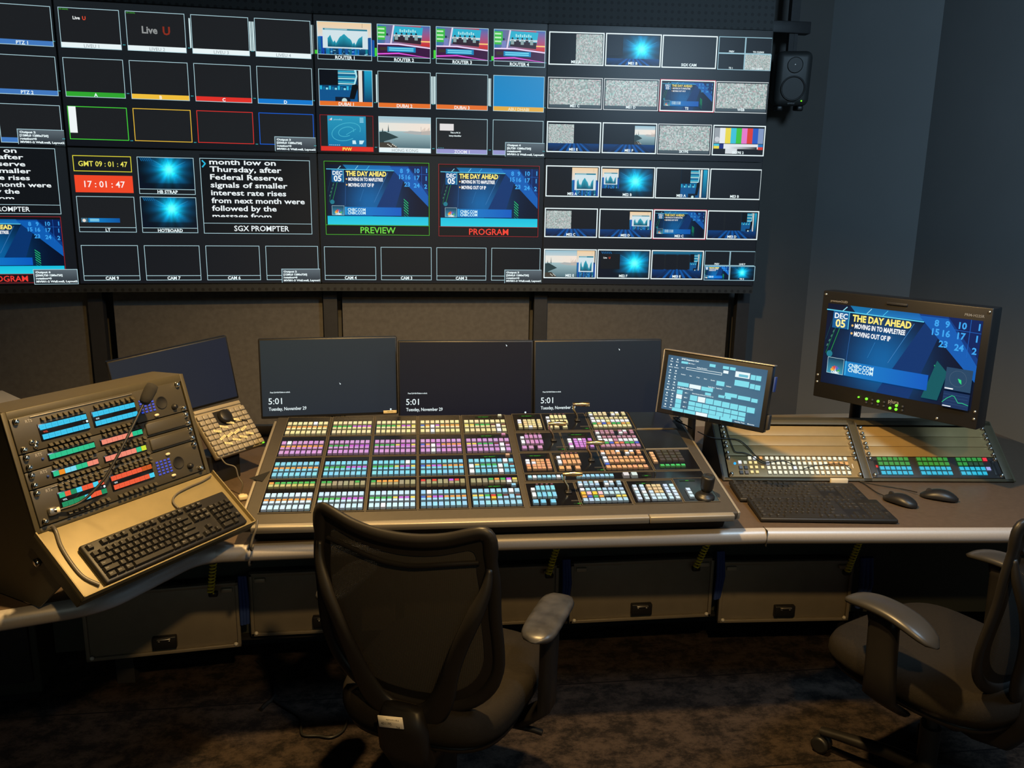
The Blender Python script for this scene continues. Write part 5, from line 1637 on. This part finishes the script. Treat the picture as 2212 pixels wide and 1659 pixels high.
cable('grey cables hanging over the silver desk edge beside the shelf', [(.030, -2.425, .822), (.027, -2.440, .80), (.019, -2.444, .78), (.012, -2.448, .752), (.010, -2.420, .733), (.004, -2.366, .724), (-.006, -2.364, .690), (-.012, -2.35, .655), (-.014, -2.20, .64)], .0034, 'cable_grey')

wb = thing('card', 'white card lying on the desk under the keyboard shelf', 'card', (-.45, -2.52, ZD), rotz(50))
mb = MB(); mb.rbox((0, 0, .004), (.15, .09, .007), .002); mb.build('sheet', M['sticker'], wb)

# ------------------------------------------------------------------ controller box behind the turret
SBL = V((-.187, -1.86, .824)); SY, STI = 52.3, 40.0
SF = frame3(SY, STI)
sb = thing('button_controller', 'cream button controller box with a knob and taped PLAY and STOP labels', 'controller', (-.17, -1.80, ZD), rotz(SY))
ST = face_T(sb, SBL, SY, STI)
mb = MB(); mb.T = ST; mb.rbox((.103, .012, .0915), (.206, .024, .183), .005); mb.rbox((.103, .006, .178), (.200, .024, .014), .003); mb.build('case', M['shot'], sb)
mb = MB(); mb.T = ST; mb.box((.103, .030, .085), (.17, .03, .12)); mb.T = Matrix(); mb.box((.0, .06, .05), (.13, .09, .10)); mb.build('bracket', M['black'], sb)
for j in range(8):
    for i in range(9):
        x, z = .0115 + i * .0229, .014 + j * .0199
        if 3 <= i <= 5 and j >= 5: continue
        mb = MB(); mb.T = ST; mb.rbox((x, -.004, z), (.0205, .010, .0175), .003); mb.build('key', M['clearkey'], sb)
mb = MB(); mb.T = ST; mb.box((.103, -.0008, .135), (.070, .004, .058)); mb.build('knob_well', M['black'], sb)
mb = MB(); mb.T = ST; mb.lathe([(.026, 0), (.027, .006), (.024, .016), (.020, .019), (0, .019)], 28, 0, (.106, -.002, .136), RX); mb.build('jog_knob', M['black'], sb)
LB = [('STOP A', .045, .090, -22), ('STOP B', .078, .100, -22), ('STOP C', .112, .108, -22), ('CUE A', .052, .063, 20), ('CUE B', .085, .066, 20), ('CUE C', .117, .070, 20), ('CUE D', .150, .074, 20), ('PLAY A', .060, .037, -22), ('PLAY B', .098, .042, -22), ('PLAY C', .131, .044, -22), ('PLAY C', .163, .050, -22), ('STO', .147, .112, -22)]
for s_, x, z, an in LB:
    r_ = Matrix.Rotation(R(an), 3, 'Y')
    mb = MB(); mb.T = ST
    mb.box((x, -.0100, z), (.030, .0012, .0085), 0, None, Matrix.Rotation(R(-an), 3, 'Y').inverted() if False else Matrix.Rotation(R(-an * -1), 3, 'Y').inverted())
    ca, sa = math.cos(R(an)), math.sin(R(an))
    mb.text(s_, (x, -.0108, z), .0045, 1, ux=V((ca, 0, sa)), uy=V((-sa, 0, ca)), maxw=.024)
    mb.build('label_strip', [M['label'], M['legend_dk']], sb)
mb = MB(); mb.T = ST
for k in range(5): mb.box((.156 + k * .0058, -.0105, .108 - k * .0024), (.0028, .0012, .011), 0, None, Matrix.Rotation(R(-20), 3, 'Y'))
mb.build('barcode_strip', M['black'], sb)
mb = MB(); mb.T = ST; mb.box((.135, -.0025, .003), (.028, .004, .006)); mb.build('name_plate', M['black'], sb)
mb = MB(); mb.T = ST; mb.rbox((.200, -.004, .004), (.008, .004, .005), .001); mb.build('green_lamp', M['led_green'], sb)
cc = cable('thin grey cable curling down from the button controller to the desk', [(-.172, -1.90, .842), (-.150, -1.927, .826), (-.12, -1.932, .815), (-.11, -1.94, .784), (-.096, -1.948, .760), (-.104, -1.955, .732), (-.098, -1.972, .7235)], .0024, 'cable_grey')
pg = thing('cable_plug', 'small cream plug on the desk left of the mixer', 'plug', (-.090, -1.985, ZD), rotz(20))
mb = MB(); mb.rbox((0, 0, .009), (.030, .022, .017), .005); mb.rbox((.0, .016, .009), (.018, .014, .012), .004); mb.build('shell', M['cream'], pg)

# ------------------------------------------------------------------ right turret with blank panels and router panels
RBL = V((1.591, -1.927, .738)); RYA, RTI = -5.7, 49.5
RF = frame3(RYA, RTI)
rr = thing('equipment_turret', 'wide bronze grey slanted turret on the desk below the broadcast monitor', 'turret', (2.07, -1.86, ZD), rotz(RYA))
RT = face_T(rr, RBL, RYA, RTI)
RZ = rotz(RYA).to_4x4(); RZ.translation = V((RBL.x, RBL.y, 0)); RZl = W(rr) @ RZ
mb = MB(); mb.T = RT
for cx, cz, sx, sz in ((-.022, .108, .020, .262), (.4925, .108, .030, .262), (1.012, .108, .030, .262), (.50, -.017, 1.055, .012), (.50, .229, 1.055, .020)):
    mb.rbox((cx, .002, cz), (sx, .010, sz), .001)
mb.build('front_frame', M['rack'], rr)
mb = MB(); mb.T = RT
for x in (.478, .507): mb.box((x, -.005, .105), (.0022, .006, .240))
mb.build('edge_trim', M['steel'], rr)
RP = [(-.018, ZD + .003), (-.018, .728), (.182, .893), (.26, .885), (.28, ZD + .003)]
side_panel(-.034, -.028, RP, 'side_panel', 'steel_dark', RZl, rr)
side_panel(1.024, 1.032, RP, 'side_panel', 'rack', RZl, rr)
side_panel(-.028, 1.024, [(.178, .888), (.182, .893), (.26, .885), (.28, ZD + .003), (.274, ZD + .003), (.254, .880)], 'back_panel', 'rack', RZl, rr)
mb = MB(); mb.T = RT; mb.box((.495, .030, .10), (1.03, .03, .23)); mb.build('rack_bay', M['black_matte'], rr)
def rscrew(mbT, x, z, par, base=None):
    mb = MB(); mb.lathe([(.0078, 0), (.0078, .0015), (.0066, .002), (.0068, .006), (.0050, .0095), (.0015, .010), (0, .009)], 12, 0, (x, -.005, z), RX); mb.build('screw', M['chrome'], par)
NAMES = ['lowest', 'middle', 'top']
for b_, x0 in ((0, 0.0), (1, .52)):
    for k in range(3):
        z0 = .079 + .0440 * k
        side = 'left' if b_ == 0 else 'right'
        t = thing('blank_panel', '%s blank bronze rack panel in the %s bay of the right turret' % (NAMES[k], side), 'panel', RBL + RF @ V((x0 + .2325, 0, z0)), RF, 'blank panels of the right turret')
        mb = MB(); mb.rbox((0, -.001, .022), (.481, .006, .0428), .0009); mb.build('plate', M['plate'], t)
        for x in (-.2325, .2325):
            for z in (.0092, .0348): rscrew(None, x, z, t)
def router(x0, label, draw):
    t = thing('router_panel', label, 'control panel', RBL + RF @ V((x0 + .2325, 0, -.010)), RF)
    mb = MB(); mb.rbox((0, -.001, .0435), (.481, .006, .0865), .0009); mb.build('faceplate', M['plate'] if x0 == 0 else M['steel_dark'], t)
    for x in (-.2325, .2325):
        for z in (.0098, .0772): rscrew(None, x, z, t)
    def btn(x, z, c, w=.0135, h=.0150, d=.006):
        mb = MB(); cap(mb, x - .2325, z + .010, w, h, C(*c), d, -.004); mb.build('button', M['key'], t)
    draw(btn, t)
    return t
def d1(btn, t):
    WA, YA, OA, GA = (246, 242, 212), (250, 226, 150), (236, 168, 92), (62, 66, 70)
    for j, z in enumerate((.066, .0455, .026, .0065)):
        for i in range(16):
            c = WA
            if j == 1 and i >= 12: c = OA
            if (j, i) in ((1, 0), (2, 5)): c = (240, 246, 255)
            btn(.139 + i * .01925, z, c)
    for x, z, c in ((.077, .066, WA), (.095, .066, (240, 246, 250)), (.118, .067, OA), (.038, .048, (245, 250, 255)), (.057, .047, (200, 200, 170)), (.076, .047, YA), (.095, .047, YA), (.038, .027, (84, 92, 100)), (.057, .027, GA), (.076, .028, YA), (.095, .028, YA), (.117, .028, YA), (.037, .007, GA), (.056, .007, (100, 92, 86)), (.075, .008, YA), (.094, .008, YA)):
        btn(x, z, c, .0125 if c in (YA, OA) else .0135, .0125 if c in (YA, OA) else .015)
    mb = MB(); mb.lathe([(.0045, 0), (.0045, .003), (0, .004)], 10, 0, (.020 - .2325, -.004, .055), RX); mb.build('blue_lamp', M['led_blue'], t)
    mb = MB(); mb.rbox((.450 - .2325, -.004, .048), (.003, .002, .018), .0008); mb.build('print_mark', M['sticker'], t)
router(0, 'router control panel with rows of white lit buttons in the left bay', d1)
def d2(btn, t):
    G1, G2, B1 = (36, 140, 46), (24, 120, 60), (30, 180, 214)
    for g, xs in enumerate((.034, .180, .327)):
        n = 6
        for j, z in enumerate((.0665, .047, .0275, .008)):
            for i in range(n):
                c = G1 if j < 2 else B1
                if g == 2 and i == 5: c = {0: (232, 30, 48), 1: None, 2: (150, 160, 220), 3: None}[j]
                if g == 2 and j == 1 and 2 <= i < 5: c = (14, 62, 30)
                if c is None: continue
                btn(xs + i * .0198, z, c, .0185, .0165, .005)
    for x in (.018, .452):
        mb = MB(); mb.rbox((x - .2325, -.004, .043), (.013, .003, .060), .001); mb.build('dark_slot', M['black'], t)
    mb = MB(); mb.rbox((.018 - .2325, -.006, .046), (.008, .002, .010), .001); mb.build('red_mark', M['led_red'], t)
router(.52, 'router control panel with green and cyan lit buttons in the right bay', d2)

# ------------------------------------------------------------------ keyboards, mice and cables on the right
ZF = lambda yaw, tilt=87.5: frame3(yaw, tilt)
keyboard('low black keyboard in front, right of the mixer', (1.528, -2.325, ZD + .001), ZF(-7.2), .432, .165, .014, .004)
keyboard('low black keyboard tucked behind the front one, against the turret', (1.533, -2.150, ZD + .001), ZF(-8.0), .432, .158, .014, .004)
def mouse(label, x, y, yaw):
    t = thing('mouse', label, 'mouse', (x, y, ZD), rotz(yaw), 'computer mice by the right keyboards')
    L_, Wd, H_ = .118, .062, .036
    vs = []; fs = []; N, K = 14, 16
    for i in range(N + 1):
        s_ = i / N; yy = -L_ / 2 + L_ * s_
        wv = Wd / 2 * (max(0.02, 1 - abs(2 * s_ - 1) ** 3.2)) ** .5 * (.92 + .08 * math.cos(PI * (s_ - .3)))
        hv = H_ * (max(.03, math.sin(PI * (s_ * .86 + .07)))) ** .75 * (1.06 - .22 * s_)
        for k in range(K):
            a = 2 * PI * k / K
            ca, sa = math.cos(a), math.sin(a)
            vs.append((wv * (abs(ca) ** .8) * (1 if ca > 0 else -1), yy, max(.002, hv * (.30 + .70 * sa) if sa > 0 else .30 * hv * (1 + sa))))
    for i in range(N):
        for k in range(K):
            l = (k + 1) % K
            fs.append([i * K + k, i * K + l, (i + 1) * K + l, (i + 1) * K + k])
    fs.append(list(range(K))[::-1]); fs.append([N * K + k for k in range(K)])
    mb = MB(); mb.add(vs, fs, 0, None, True); mb.build('shell', M['black'], t)
    mb = MB(); mb.lathe([(.009, -.003), (.010, 0), (.009, .003)], 16, 0, (0, .032, .024), Matrix.Rotation(R(90), 3, 'Y')); mb.build('scroll_wheel', M['steel_dark'], t)
    return t
mouse('black mouse nearer the front, right of the keyboards', 2.068, -2.206, 28)
mouse('black mouse farther back, pointing left below the green buttons', 2.228, -2.178, 55)
cable('thin mouse cable trailing from the turret to the front mouse', [(2.046, -1.99, ZD + .004), (2.049, -2.03, ZD + .003), (2.045, -2.10, ZD + .003), (2.040, -2.152, ZD + .010)], .0018)
cable('thin mouse cable curving from the turret to the rear mouse', [(2.03, -1.975, ZD + .004), (2.097, -2.035, ZD + .003), (2.15, -2.075, ZD + .003), (2.175, -2.135, ZD + .010)], .0018)
RPt = lambda x, z, d=.010: RBL + RF @ V((x, -d, z))
cable('thin black cable sweeping across the left bay blank panels', [RPt(-.093, .185, .0), RPt(-.060, .155, .012), RPt(-.019, .149, .010), RPt(.043, .146), RPt(.074, .119), RPt(.101, .075), RPt(.129, .046, .014), RPt(.188, .051, .014), RPt(.215, .044, .014), RPt(.232, .030, .014)], .0018)
cable('thin black cable dropping down the left edge of the right turret', [RPt(.010, .224), RPt(.016, .156), RPt(.024, .105), RPt(.031, .091), RPt(.059, .088), RPt(.084, .075), RPt(.115, .044, .014), RPt(.142, .041, .014)], .0018)
cable('thin black cable lying over the white router buttons', [RPt(.262, .018, .014), RPt(.285, .026, .014), RPt(.316, .033, .014), RPt(.377, .040, .014), RPt(.415, .036, .014), RPt(.437, .017, .012)], .0016)
wt = thing('name_tag', 'small cream strip behind the right keyboards', 'tag', (1.963, -2.000, ZD), rotz(-6))
mb = MB(); mb.rbox((0, 0, .010), (.062, .012, .019), .002); mb.build('strip', M['cream'], wt)
# ------------------------------------------------------------------ office chairs
def back_y(x, z):
    """depth of the curved, reclined back at height z"""
    return -.235 + (1.0 - z) * .14 + (x / .22) ** 2 * .030 - .018 * math.sin(PI * max(0, min(1, (z - .5) / .5)))
def chair(label, loc, yaw, pad, flat=False):
    t = thing('office_chair', label, 'chair', loc, rotz(yaw), 'mesh backed office chairs')
    # back frame: a closed flattened loop
    half = [(0, .948), (.06, .951), (.12, .961), (.170, .976), (.200, .982), (.213, .965), (.215, .92), (.222, .86), (.222, .78), (.226, .70), (.222, .635), (.198, .575), (.155, .530), (.10, .505), (.05, .497), (0, .495)]
    loop = [(x, z) for x, z in half] + [(-x, z) for x, z in half[-2:0:-1]]
    fine_ = []
    for i in range(len(loop)):
        a, b, c_, d = [V((q[0], q[1], 0)) for q in (loop[i - 1], loop[i], loop[(i + 1) % len(loop)], loop[(i + 2) % len(loop)])]
        for j in range(3):
            s_ = j / 3
            p = .5 * ((2 * b) + (c_ - a) * s_ + (2 * a - 5 * b + 4 * c_ - d) * s_ ** 2 + (3 * b - a - 3 * c_ + d) * s_ ** 3)
            fine_.append((p.x, p.y))
    loop = fine_
    pts = [V((x, back_y(x, z), z)) for x, z in loop]
    rad = []
    for x, z in loop:
        rad.append(.0155 if z > .935 else (.0135 if z > .6 else .0145))
    mb = MB()
    n = len(pts)
    # slightly flattened section facing backwards
    K = 10; vs = []
    cen = V((0, 0, .74))
    for i, p in enumerate(pts):
        tn = (pts[(i + 1) % n] - pts[i - 1]).normalized()
        out = V((p.x, 0, p.z - cen.z)); out = (out - tn * out.dot(tn)).normalized()
        dep = tn.cross(out)
        for k in range(K):
            a = 2 * PI * k / K
            vs.append(p + out * math.cos(a) * rad[i] * 1.15 + dep * math.sin(a) * rad[i] * .75)
    fs = [[i * K + k, i * K + (k + 1) % K, ((i + 1) % n) * K + (k + 1) % K, ((i + 1) % n) * K + k] for i in range(n) for k in range(K)]
    mb.add(vs, fs, 0, None, True)
    # opaque band of cloth around the edge, and a lip under the top rail
    def inset(x, z, k):
        zz = .73 + (z - .73) * (1 - k * .95)
        return x * (1 - k * .80), zz
    vs2 = []
    for x, z in loop:
        for k in (0.0, .09, .18):
            a_, b_ = inset(x, z, k); vs2.append(V((a_, back_y(a_, b_) + .001, b_)))
    mb.add(vs2, [[i * 3 + k, i * 3 + k + 1, ((i + 1) % n) * 3 + k + 1, ((i + 1) % n) * 3 + k] for i in range(n) for k in range(2)], 0, None, True)
    tp = [(-.19, .925), (-.12, .915), (-.05, .902), (0, .899), (.05, .902), (.12, .915), (.19, .925)]
    mb.tube(spline([V((x, back_y(x, z) - .001, z - .012)) for x, z in tp], 3), .006, 8)
    bf = mb.build('back_frame', M['chair_pl'], t)
    # woven back
    mb = MB(); NU, NV = 16, 22; vs = []; fs = []
    def hw(z):
        for (x0, z0), (x1, z1) in zip(half[5:], half[6:]):
            if z0 >= z >= z1: return x0 + (x1 - x0) * (z0 - z) / (z0 - z1 + 1e-9)
        return .20 if z > .9 else .03
    for j in range(NV + 1):
        z = .505 + (.952 - .505) * j / NV
        w_ = max(.02, hw(z))
        for i in range(NU + 1):
            x = -w_ + 2 * w_ * i / NU
            vs.append((x, back_y(x, z) + .004, z))
    fs = [[j * (NU + 1) + i, j * (NU + 1) + i + 1, (j + 1) * (NU + 1) + i + 1, (j + 1) * (NU + 1) + i] for j in range(NV) for i in range(NU)]
    mb.add(vs, fs, 0, None, True); mb.build('mesh_back', M['weave'], t)
    # yoke: a U band behind the mesh
    yk = [(-.214, .90), (-.208, .85), (-.184, .785), (-.155, .715), (-.128, .64), (-.102, .56), (-.064, .50), (0, .476), (.064, .50), (.102, .56), (.128, .64), (.155, .715), (.184, .785), (.208, .85), (.214, .90)]
    pts = spline([V((x, back_y(x, z) - .034 * min(1, max(0, (.93 - z) / .16)) + .004 * (z > .88), z)) for x, z in yk], 4)
    mb = MB(); K = 10; vs = []
    for i, p in enumerate(pts):
        tn = (pts[min(i + 1, len(pts) - 1)] - pts[max(0, i - 1)]).normalized()
        dep = V((0, 1, 0)); dep = (dep - tn * dep.dot(tn)).normalized(); out = tn.cross(dep)
        w_ = (.019 + .014 * math.exp(-((p.z - .50) / .10) ** 2)) * (1 - .55 * max(0, (p.z - .80) / .10))
        for k in range(K):
            a = 2 * PI * k / K
            vs.append(p + out * math.cos(a) * w_ + dep * math.sin(a) * .011)
    n = len(pts)
    fs = [[i * K + k, i * K + (k + 1) % K, (i + 1) * K + (k + 1) % K, (i + 1) * K + k] for i in range(n - 1) for k in range(K)]
    fs += [list(range(K))[::-1], [(n - 1) * K + k for k in range(K)]]
    mb.add(vs, fs, 0, None, True); yo = mb.build('yoke', M['chair_pl'], t)
    # spine from the yoke down under the seat
    mb = MB()
    secs = [((0, -.215, .515), .050, .018), ((0, -.212, .46), .066, .024), ((0, -.200, .40), .066, .030), ((0, -.165, .345), .060, .036), ((0, -.09, .325), .052, .034), ((0, .02, .335), .050, .030)]
    K = 14; vs = []
    for i, (p, a_, b_) in enumerate(secs):
        p = V(p); q0_ = V(secs[max(0, i - 1)][0]); q1_ = V(secs[min(len(secs) - 1, i + 1)][0])
        tn = (q1_ - q0_).normalized(); ox = V((1, 0, 0)); oy = tn.cross(ox)
        for k in range(K):
            an = 2 * PI * k / K; ca, sa = math.cos(an), math.sin(an)
            vs.append(p + ox * a_ * (abs(ca) ** .6) * (1 if ca > 0 else -1) + oy * b_ * (abs(sa) ** .6) * (1 if sa > 0 else -1))
    n = len(secs)
    fs = [[i * K + k, i * K + (k + 1) % K, (i + 1) * K + (k + 1) % K, (i + 1) * K + k] for i in range(n - 1) for k in range(K)] + [list(range(K))[::-1], [(n - 1) * K + k for k in range(K)]]
    mb.add(vs, fs, 0, None, True); sp = mb.build('spine', M['chair_pl'], t)
    if flat:
        mb = MB(); rt = Matrix.Rotation(R(-8), 3, 'Y')
        mb.rbox((-.020, -.2375, .484), (.066, .003, .030), .001, 0, None, 1, rt)
        lb = mb.build('asset_sticker', M['sticker'], sp)
        mb = MB(); ca, sa = math.cos(R(-8)), math.sin(R(-8))
        mb.text('REMARKABLE', (-.014, -.2394, .492), .0042, ux=V((ca, 0, -sa)), uy=V((sa, 0, ca)), maxw=.034); mb.text('401195.', (-.030, -.2394, .479), .007, ux=V((ca, 0, -sa)), uy=V((sa, 0, ca)), maxw=.030); mb.text('24', (.000, -.2394, .475), .007, ux=V((ca, 0, -sa)), uy=V((sa, 0, ca)))
        mb.build('print', M['legend_dk'], lb)
    # seat cushion: rounded trapezoid, waterfall front
    K = 40
    def ring(sc, z, dz=0.0):
        out = []
        for k in range(K):
            a = 2 * PI * k / K; ca, sa = math.cos(a), math.sin(a)
            e = .56
            x = (abs(ca) ** e) * (1 if ca > 0 else -1); y = (abs(sa) ** e) * (1 if sa > 0 else -1)
            wx = .250 - .022 * (1 - y) / 2
            yy = .045 + y * .255
            out.append(V((x * wx * sc, .045 + (yy - .045) * sc, z - dz * max(0, y) ** 4)))
        return out
    mb = MB(); layers = [ring(.90, .412), ring(.97, .420, .012), ring(1.0, .445, .020), ring(.995, .472, .022), ring(.96, .492, .022), ring(.88, .502, .016), ring(.6, .500, .004), ring(.25, .498)]
    vs = [p for l in layers for p in l]
    fs = [[i * K + k, i * K + (k + 1) % K, (i + 1) * K + (k + 1) % K, (i + 1) * K + k] for i in range(len(layers) - 1) for k in range(K)]
    fs += [list(range(K))[::-1], [(len(layers) - 1) * K + k for k in range(K)]]
    mb.add(vs, fs, 0, None, True); mb.build('seat', M['fabric'], t)
    mb = MB(); layers = [ring(.80, .385), ring(.93, .398), ring(.93, .415)]
    vs = [p for l in layers for p in l]
    fs = [[i * K + k, i * K + (k + 1) % K, (i + 1) * K + (k + 1) % K, (i + 1) * K + k] for i in range(len(layers) - 1) for k in range(K)] + [list(range(K))[::-1], [2 * K + k for k in range(K)]]
    mb.add(vs, fs, 0, None, True); mb.build('seat_shell', M['chair_pl'], t)
    # armrests
    for s_ in (-1, 1):
        mb = MB(); NL, K = 16, 12; vs = []
        L_ = .255 if flat else .265
        for i in range(NL + 1):
            q = i / NL; yy = .03 - L_ / 2 + L_ * q
            zz = .682 - (.004 if flat else .031) * (abs(2 * q - 1.15)) ** 2.2
            e = (max(.02, 1 - abs(2 * q - 1) ** (5 if flat else 4))) ** .5
            for k in range(K):
                a = 2 * PI * k / K; ca, sa = math.cos(a), math.sin(a)
                vs.append((s_ * .283 + .046 * e * (abs(ca) ** .7) * (1 if ca > 0 else -1), yy, zz + .015 * e * (abs(sa) ** .8) * (1 if sa > 0 else -1)))
        fs = [[i * K + k, i * K + (k + 1) % K, (i + 1) * K + (k + 1) % K, (i + 1) * K + k] for i in range(NL) for k in range(K)] + [list(range(K))[::-1], [NL * K + k for k in range(K)]]
        mb.add(vs, fs, 0, None, True)
        ar = mb.build('armrest', M[pad], t)
        mb = MB()
        secs = [(.045, .672, .050, .026), (.045, .63, .040, .020), (.040, .52, .042, .018), (.035, .43, .046, .018), (.03, .385, .050, .020)]
        vs = []; K = 12
        for i, (yy, zz, a_, b_) in enumerate(secs):
            xx = s_ * (.283 if zz > .42 else (.262 if zz > .40 else .225))
            for k in range(K):
                an = 2 * PI * k / K; ca, sa = math.cos(an), math.sin(an)
                vs.append((xx + b_ * (abs(ca) ** .6) * (1 if ca > 0 else -1), yy + a_ * (abs(sa) ** .6) * (1 if sa > 0 else -1), zz))
        fs = [[i * K + k, i * K + (k + 1) % K, (i + 1) * K + (k + 1) % K, (i + 1) * K + k] for i in range(len(secs) - 1) for k in range(K)] + [list(range(K))[::-1], [(len(secs) - 1) * K + k for k in range(K)]]
        mb.add(vs, fs, 0, None, True)
        mb.build('arm_post', M['chair_pl'], ar)
    # mechanism, gas column and base
    mb = MB(); mb.rbox((0, .04, .355), (.22, .26, .060), .02); mb.tube([(.10, .02, .36), (.25, .03, .355), (.275, .03, .352)], .008, 8); mb.build('mechanism', M['black'], t)
    mb = MB(); mb.tube([(0, .04, .34), (0, .04, .20)], .014, 14); mb.tube([(0, .04, .24), (0, .04, .09)], .026, 16); mb.build('gas_column', M['steel_dark'], t)
    for k in range(5):
        a = R(90 + 72 * k + (20 if flat else 14)); d = V((math.cos(a), math.sin(a), 0))
        mb = MB()
        mb.tube([V((0, .04, .105)) + d * .02, V((0, .04, .100)) + d * .12, V((0, .04, .082)) + d * .24, V((0, .04, .070)) + d * .31], [.028, .024, .019, .016], 8, flat=.8, up=(0, 0, 1))
        lg = mb.build('base_leg', M['chair_pl'], t)
        c_ = V((0, .04, .028)) + d * .305; sx = V((-d.y, d.x, 0))
        mb = MB(); rot = Matrix((sx, d, V((0, 0, 1)))).transposed() @ Matrix.Rotation(R(90), 3, 'Y')
        for o_ in (-.014, .014): mb.lathe([(.020, -.008), (.027, -.006), (.027, .006), (.020, .008)], 16, 0, c_ + sx * o_, rot)
        mb.tube([c_ + V((0, 0, .0)), c_ + V((0, 0, .045))], .008, 8)
        mb.build('caster', M['black'], lg)
    return t
chair('black mesh back office chair in the centre with worn armrest and white sticker', (.515, -2.676, 0), -26.7, 'armpad', True)
chair('dark office chair at the right edge with curved smooth armrests', (1.932, -2.745, 0), 24, 'armpad2', False)

# ------------------------------------------------------------------ wall speaker on its ceiling bracket
sp = thing('studio_speaker', 'dark grey studio speaker with green lamp hanging right of the display wall', 'speaker', (2.575, -.05, 2.20), rotz(-14))
FTm = Matrix.Rotation(R(6), 4, 'X')
mb = MB(); mb.T = FTm
mb.rbox((0, .09, .150), (.190, .17, .285), .035, 0, None, 4); mb.build('cabinet', M['speaker'], sp)
mb = MB(); mb.T = FTm; mb.lathe([(.066, 0), (.066, .004), (.060, .004), (.050, -.008), (.022, -.016), (.018, -.010), (0, -.006)], 32, 0, (0, .004, .100), RX); mb.build('woofer', M['cone'], sp)
mb = MB(); mb.T = FTm; mb.lathe([(.042, 0), (.042, .002), (.020, -.010), (.012, -.010)], 28, 0, (0, .004, .220), RX); tw = mb.build('tweeter', M['cone'], sp)
mb = MB(); mb.T = FTm; mb.lathe([(.009, 0), (.008, .004), (.004, .006), (0, .0065)], 14, 0, (0, .010, .222), RX); mb.build('dome', M['steel'], tw)
mb = MB(); mb.T = FTm; mb.lathe([(.0042, 0), (.0042, .002), (0, .003)], 10, 0, (.052, .004, .035), RX); mb.build('green_lamp', M['led_green'], sp)
mb = MB(); mb.T = FTm; mb.text('GENELEC', (-.002, .0032, .022), .007, maxw=.045); mb.build('logo', M['legend'], sp)
mb = MB(); mb.T = FTm
for x in (-.055, .055): mb.rbox((x, .09, -.004), (.035, .12, .03), .008)
mb.build('foot', M['black'], sp)
br = thing('speaker_bracket', 'dark steel ceiling bracket holding the studio speaker', 'bracket', (2.59, .02, 2.75))
mb = MB(); mb.T = W(br); mb.rbox((2.545, .03, 2.625), (.26, .06, .062), .004); mb.build('cross_bar', M['steel_dark'], br)
mb = MB(); mb.T = W(br); mb.box((2.585, .03, 2.55), (.050, .03, .13)); mb.box((2.595, .03, 2.55), (.012, .034, .13)); mb.build('drop_post', M['steel_dark'], br)
mb = MB(); mb.T = W(br); mb.box((2.585, .03, 2.86), (.05, .04, .46)); mb.build('hanger', M['steel_dark'], br)

# ------------------------------------------------------------------ loose cables on the carpet
cable('black cable wandering over the carpet left of the centre chair', [(-.115, -1.76, .006), (-.064, -1.84, .006), (-.031, -1.926, .006), (-.025, -1.983, .006), (-.011, -2.028, .006), (.040, -2.080, .006), (.084, -2.132, .006), (.088, -2.18, .006), (.100, -2.222, .006), (.147, -2.231, .006), (.190, -2.243, .006), (.225, -2.21, .006), (.235, -2.15, .006)], .0045)
cable('short cable end with plug lying on the carpet', [(-.020, -1.99, .007), (-.030, -2.02, .007), (-.040, -2.036, .008), (-.054, -2.071, .009)], .007)
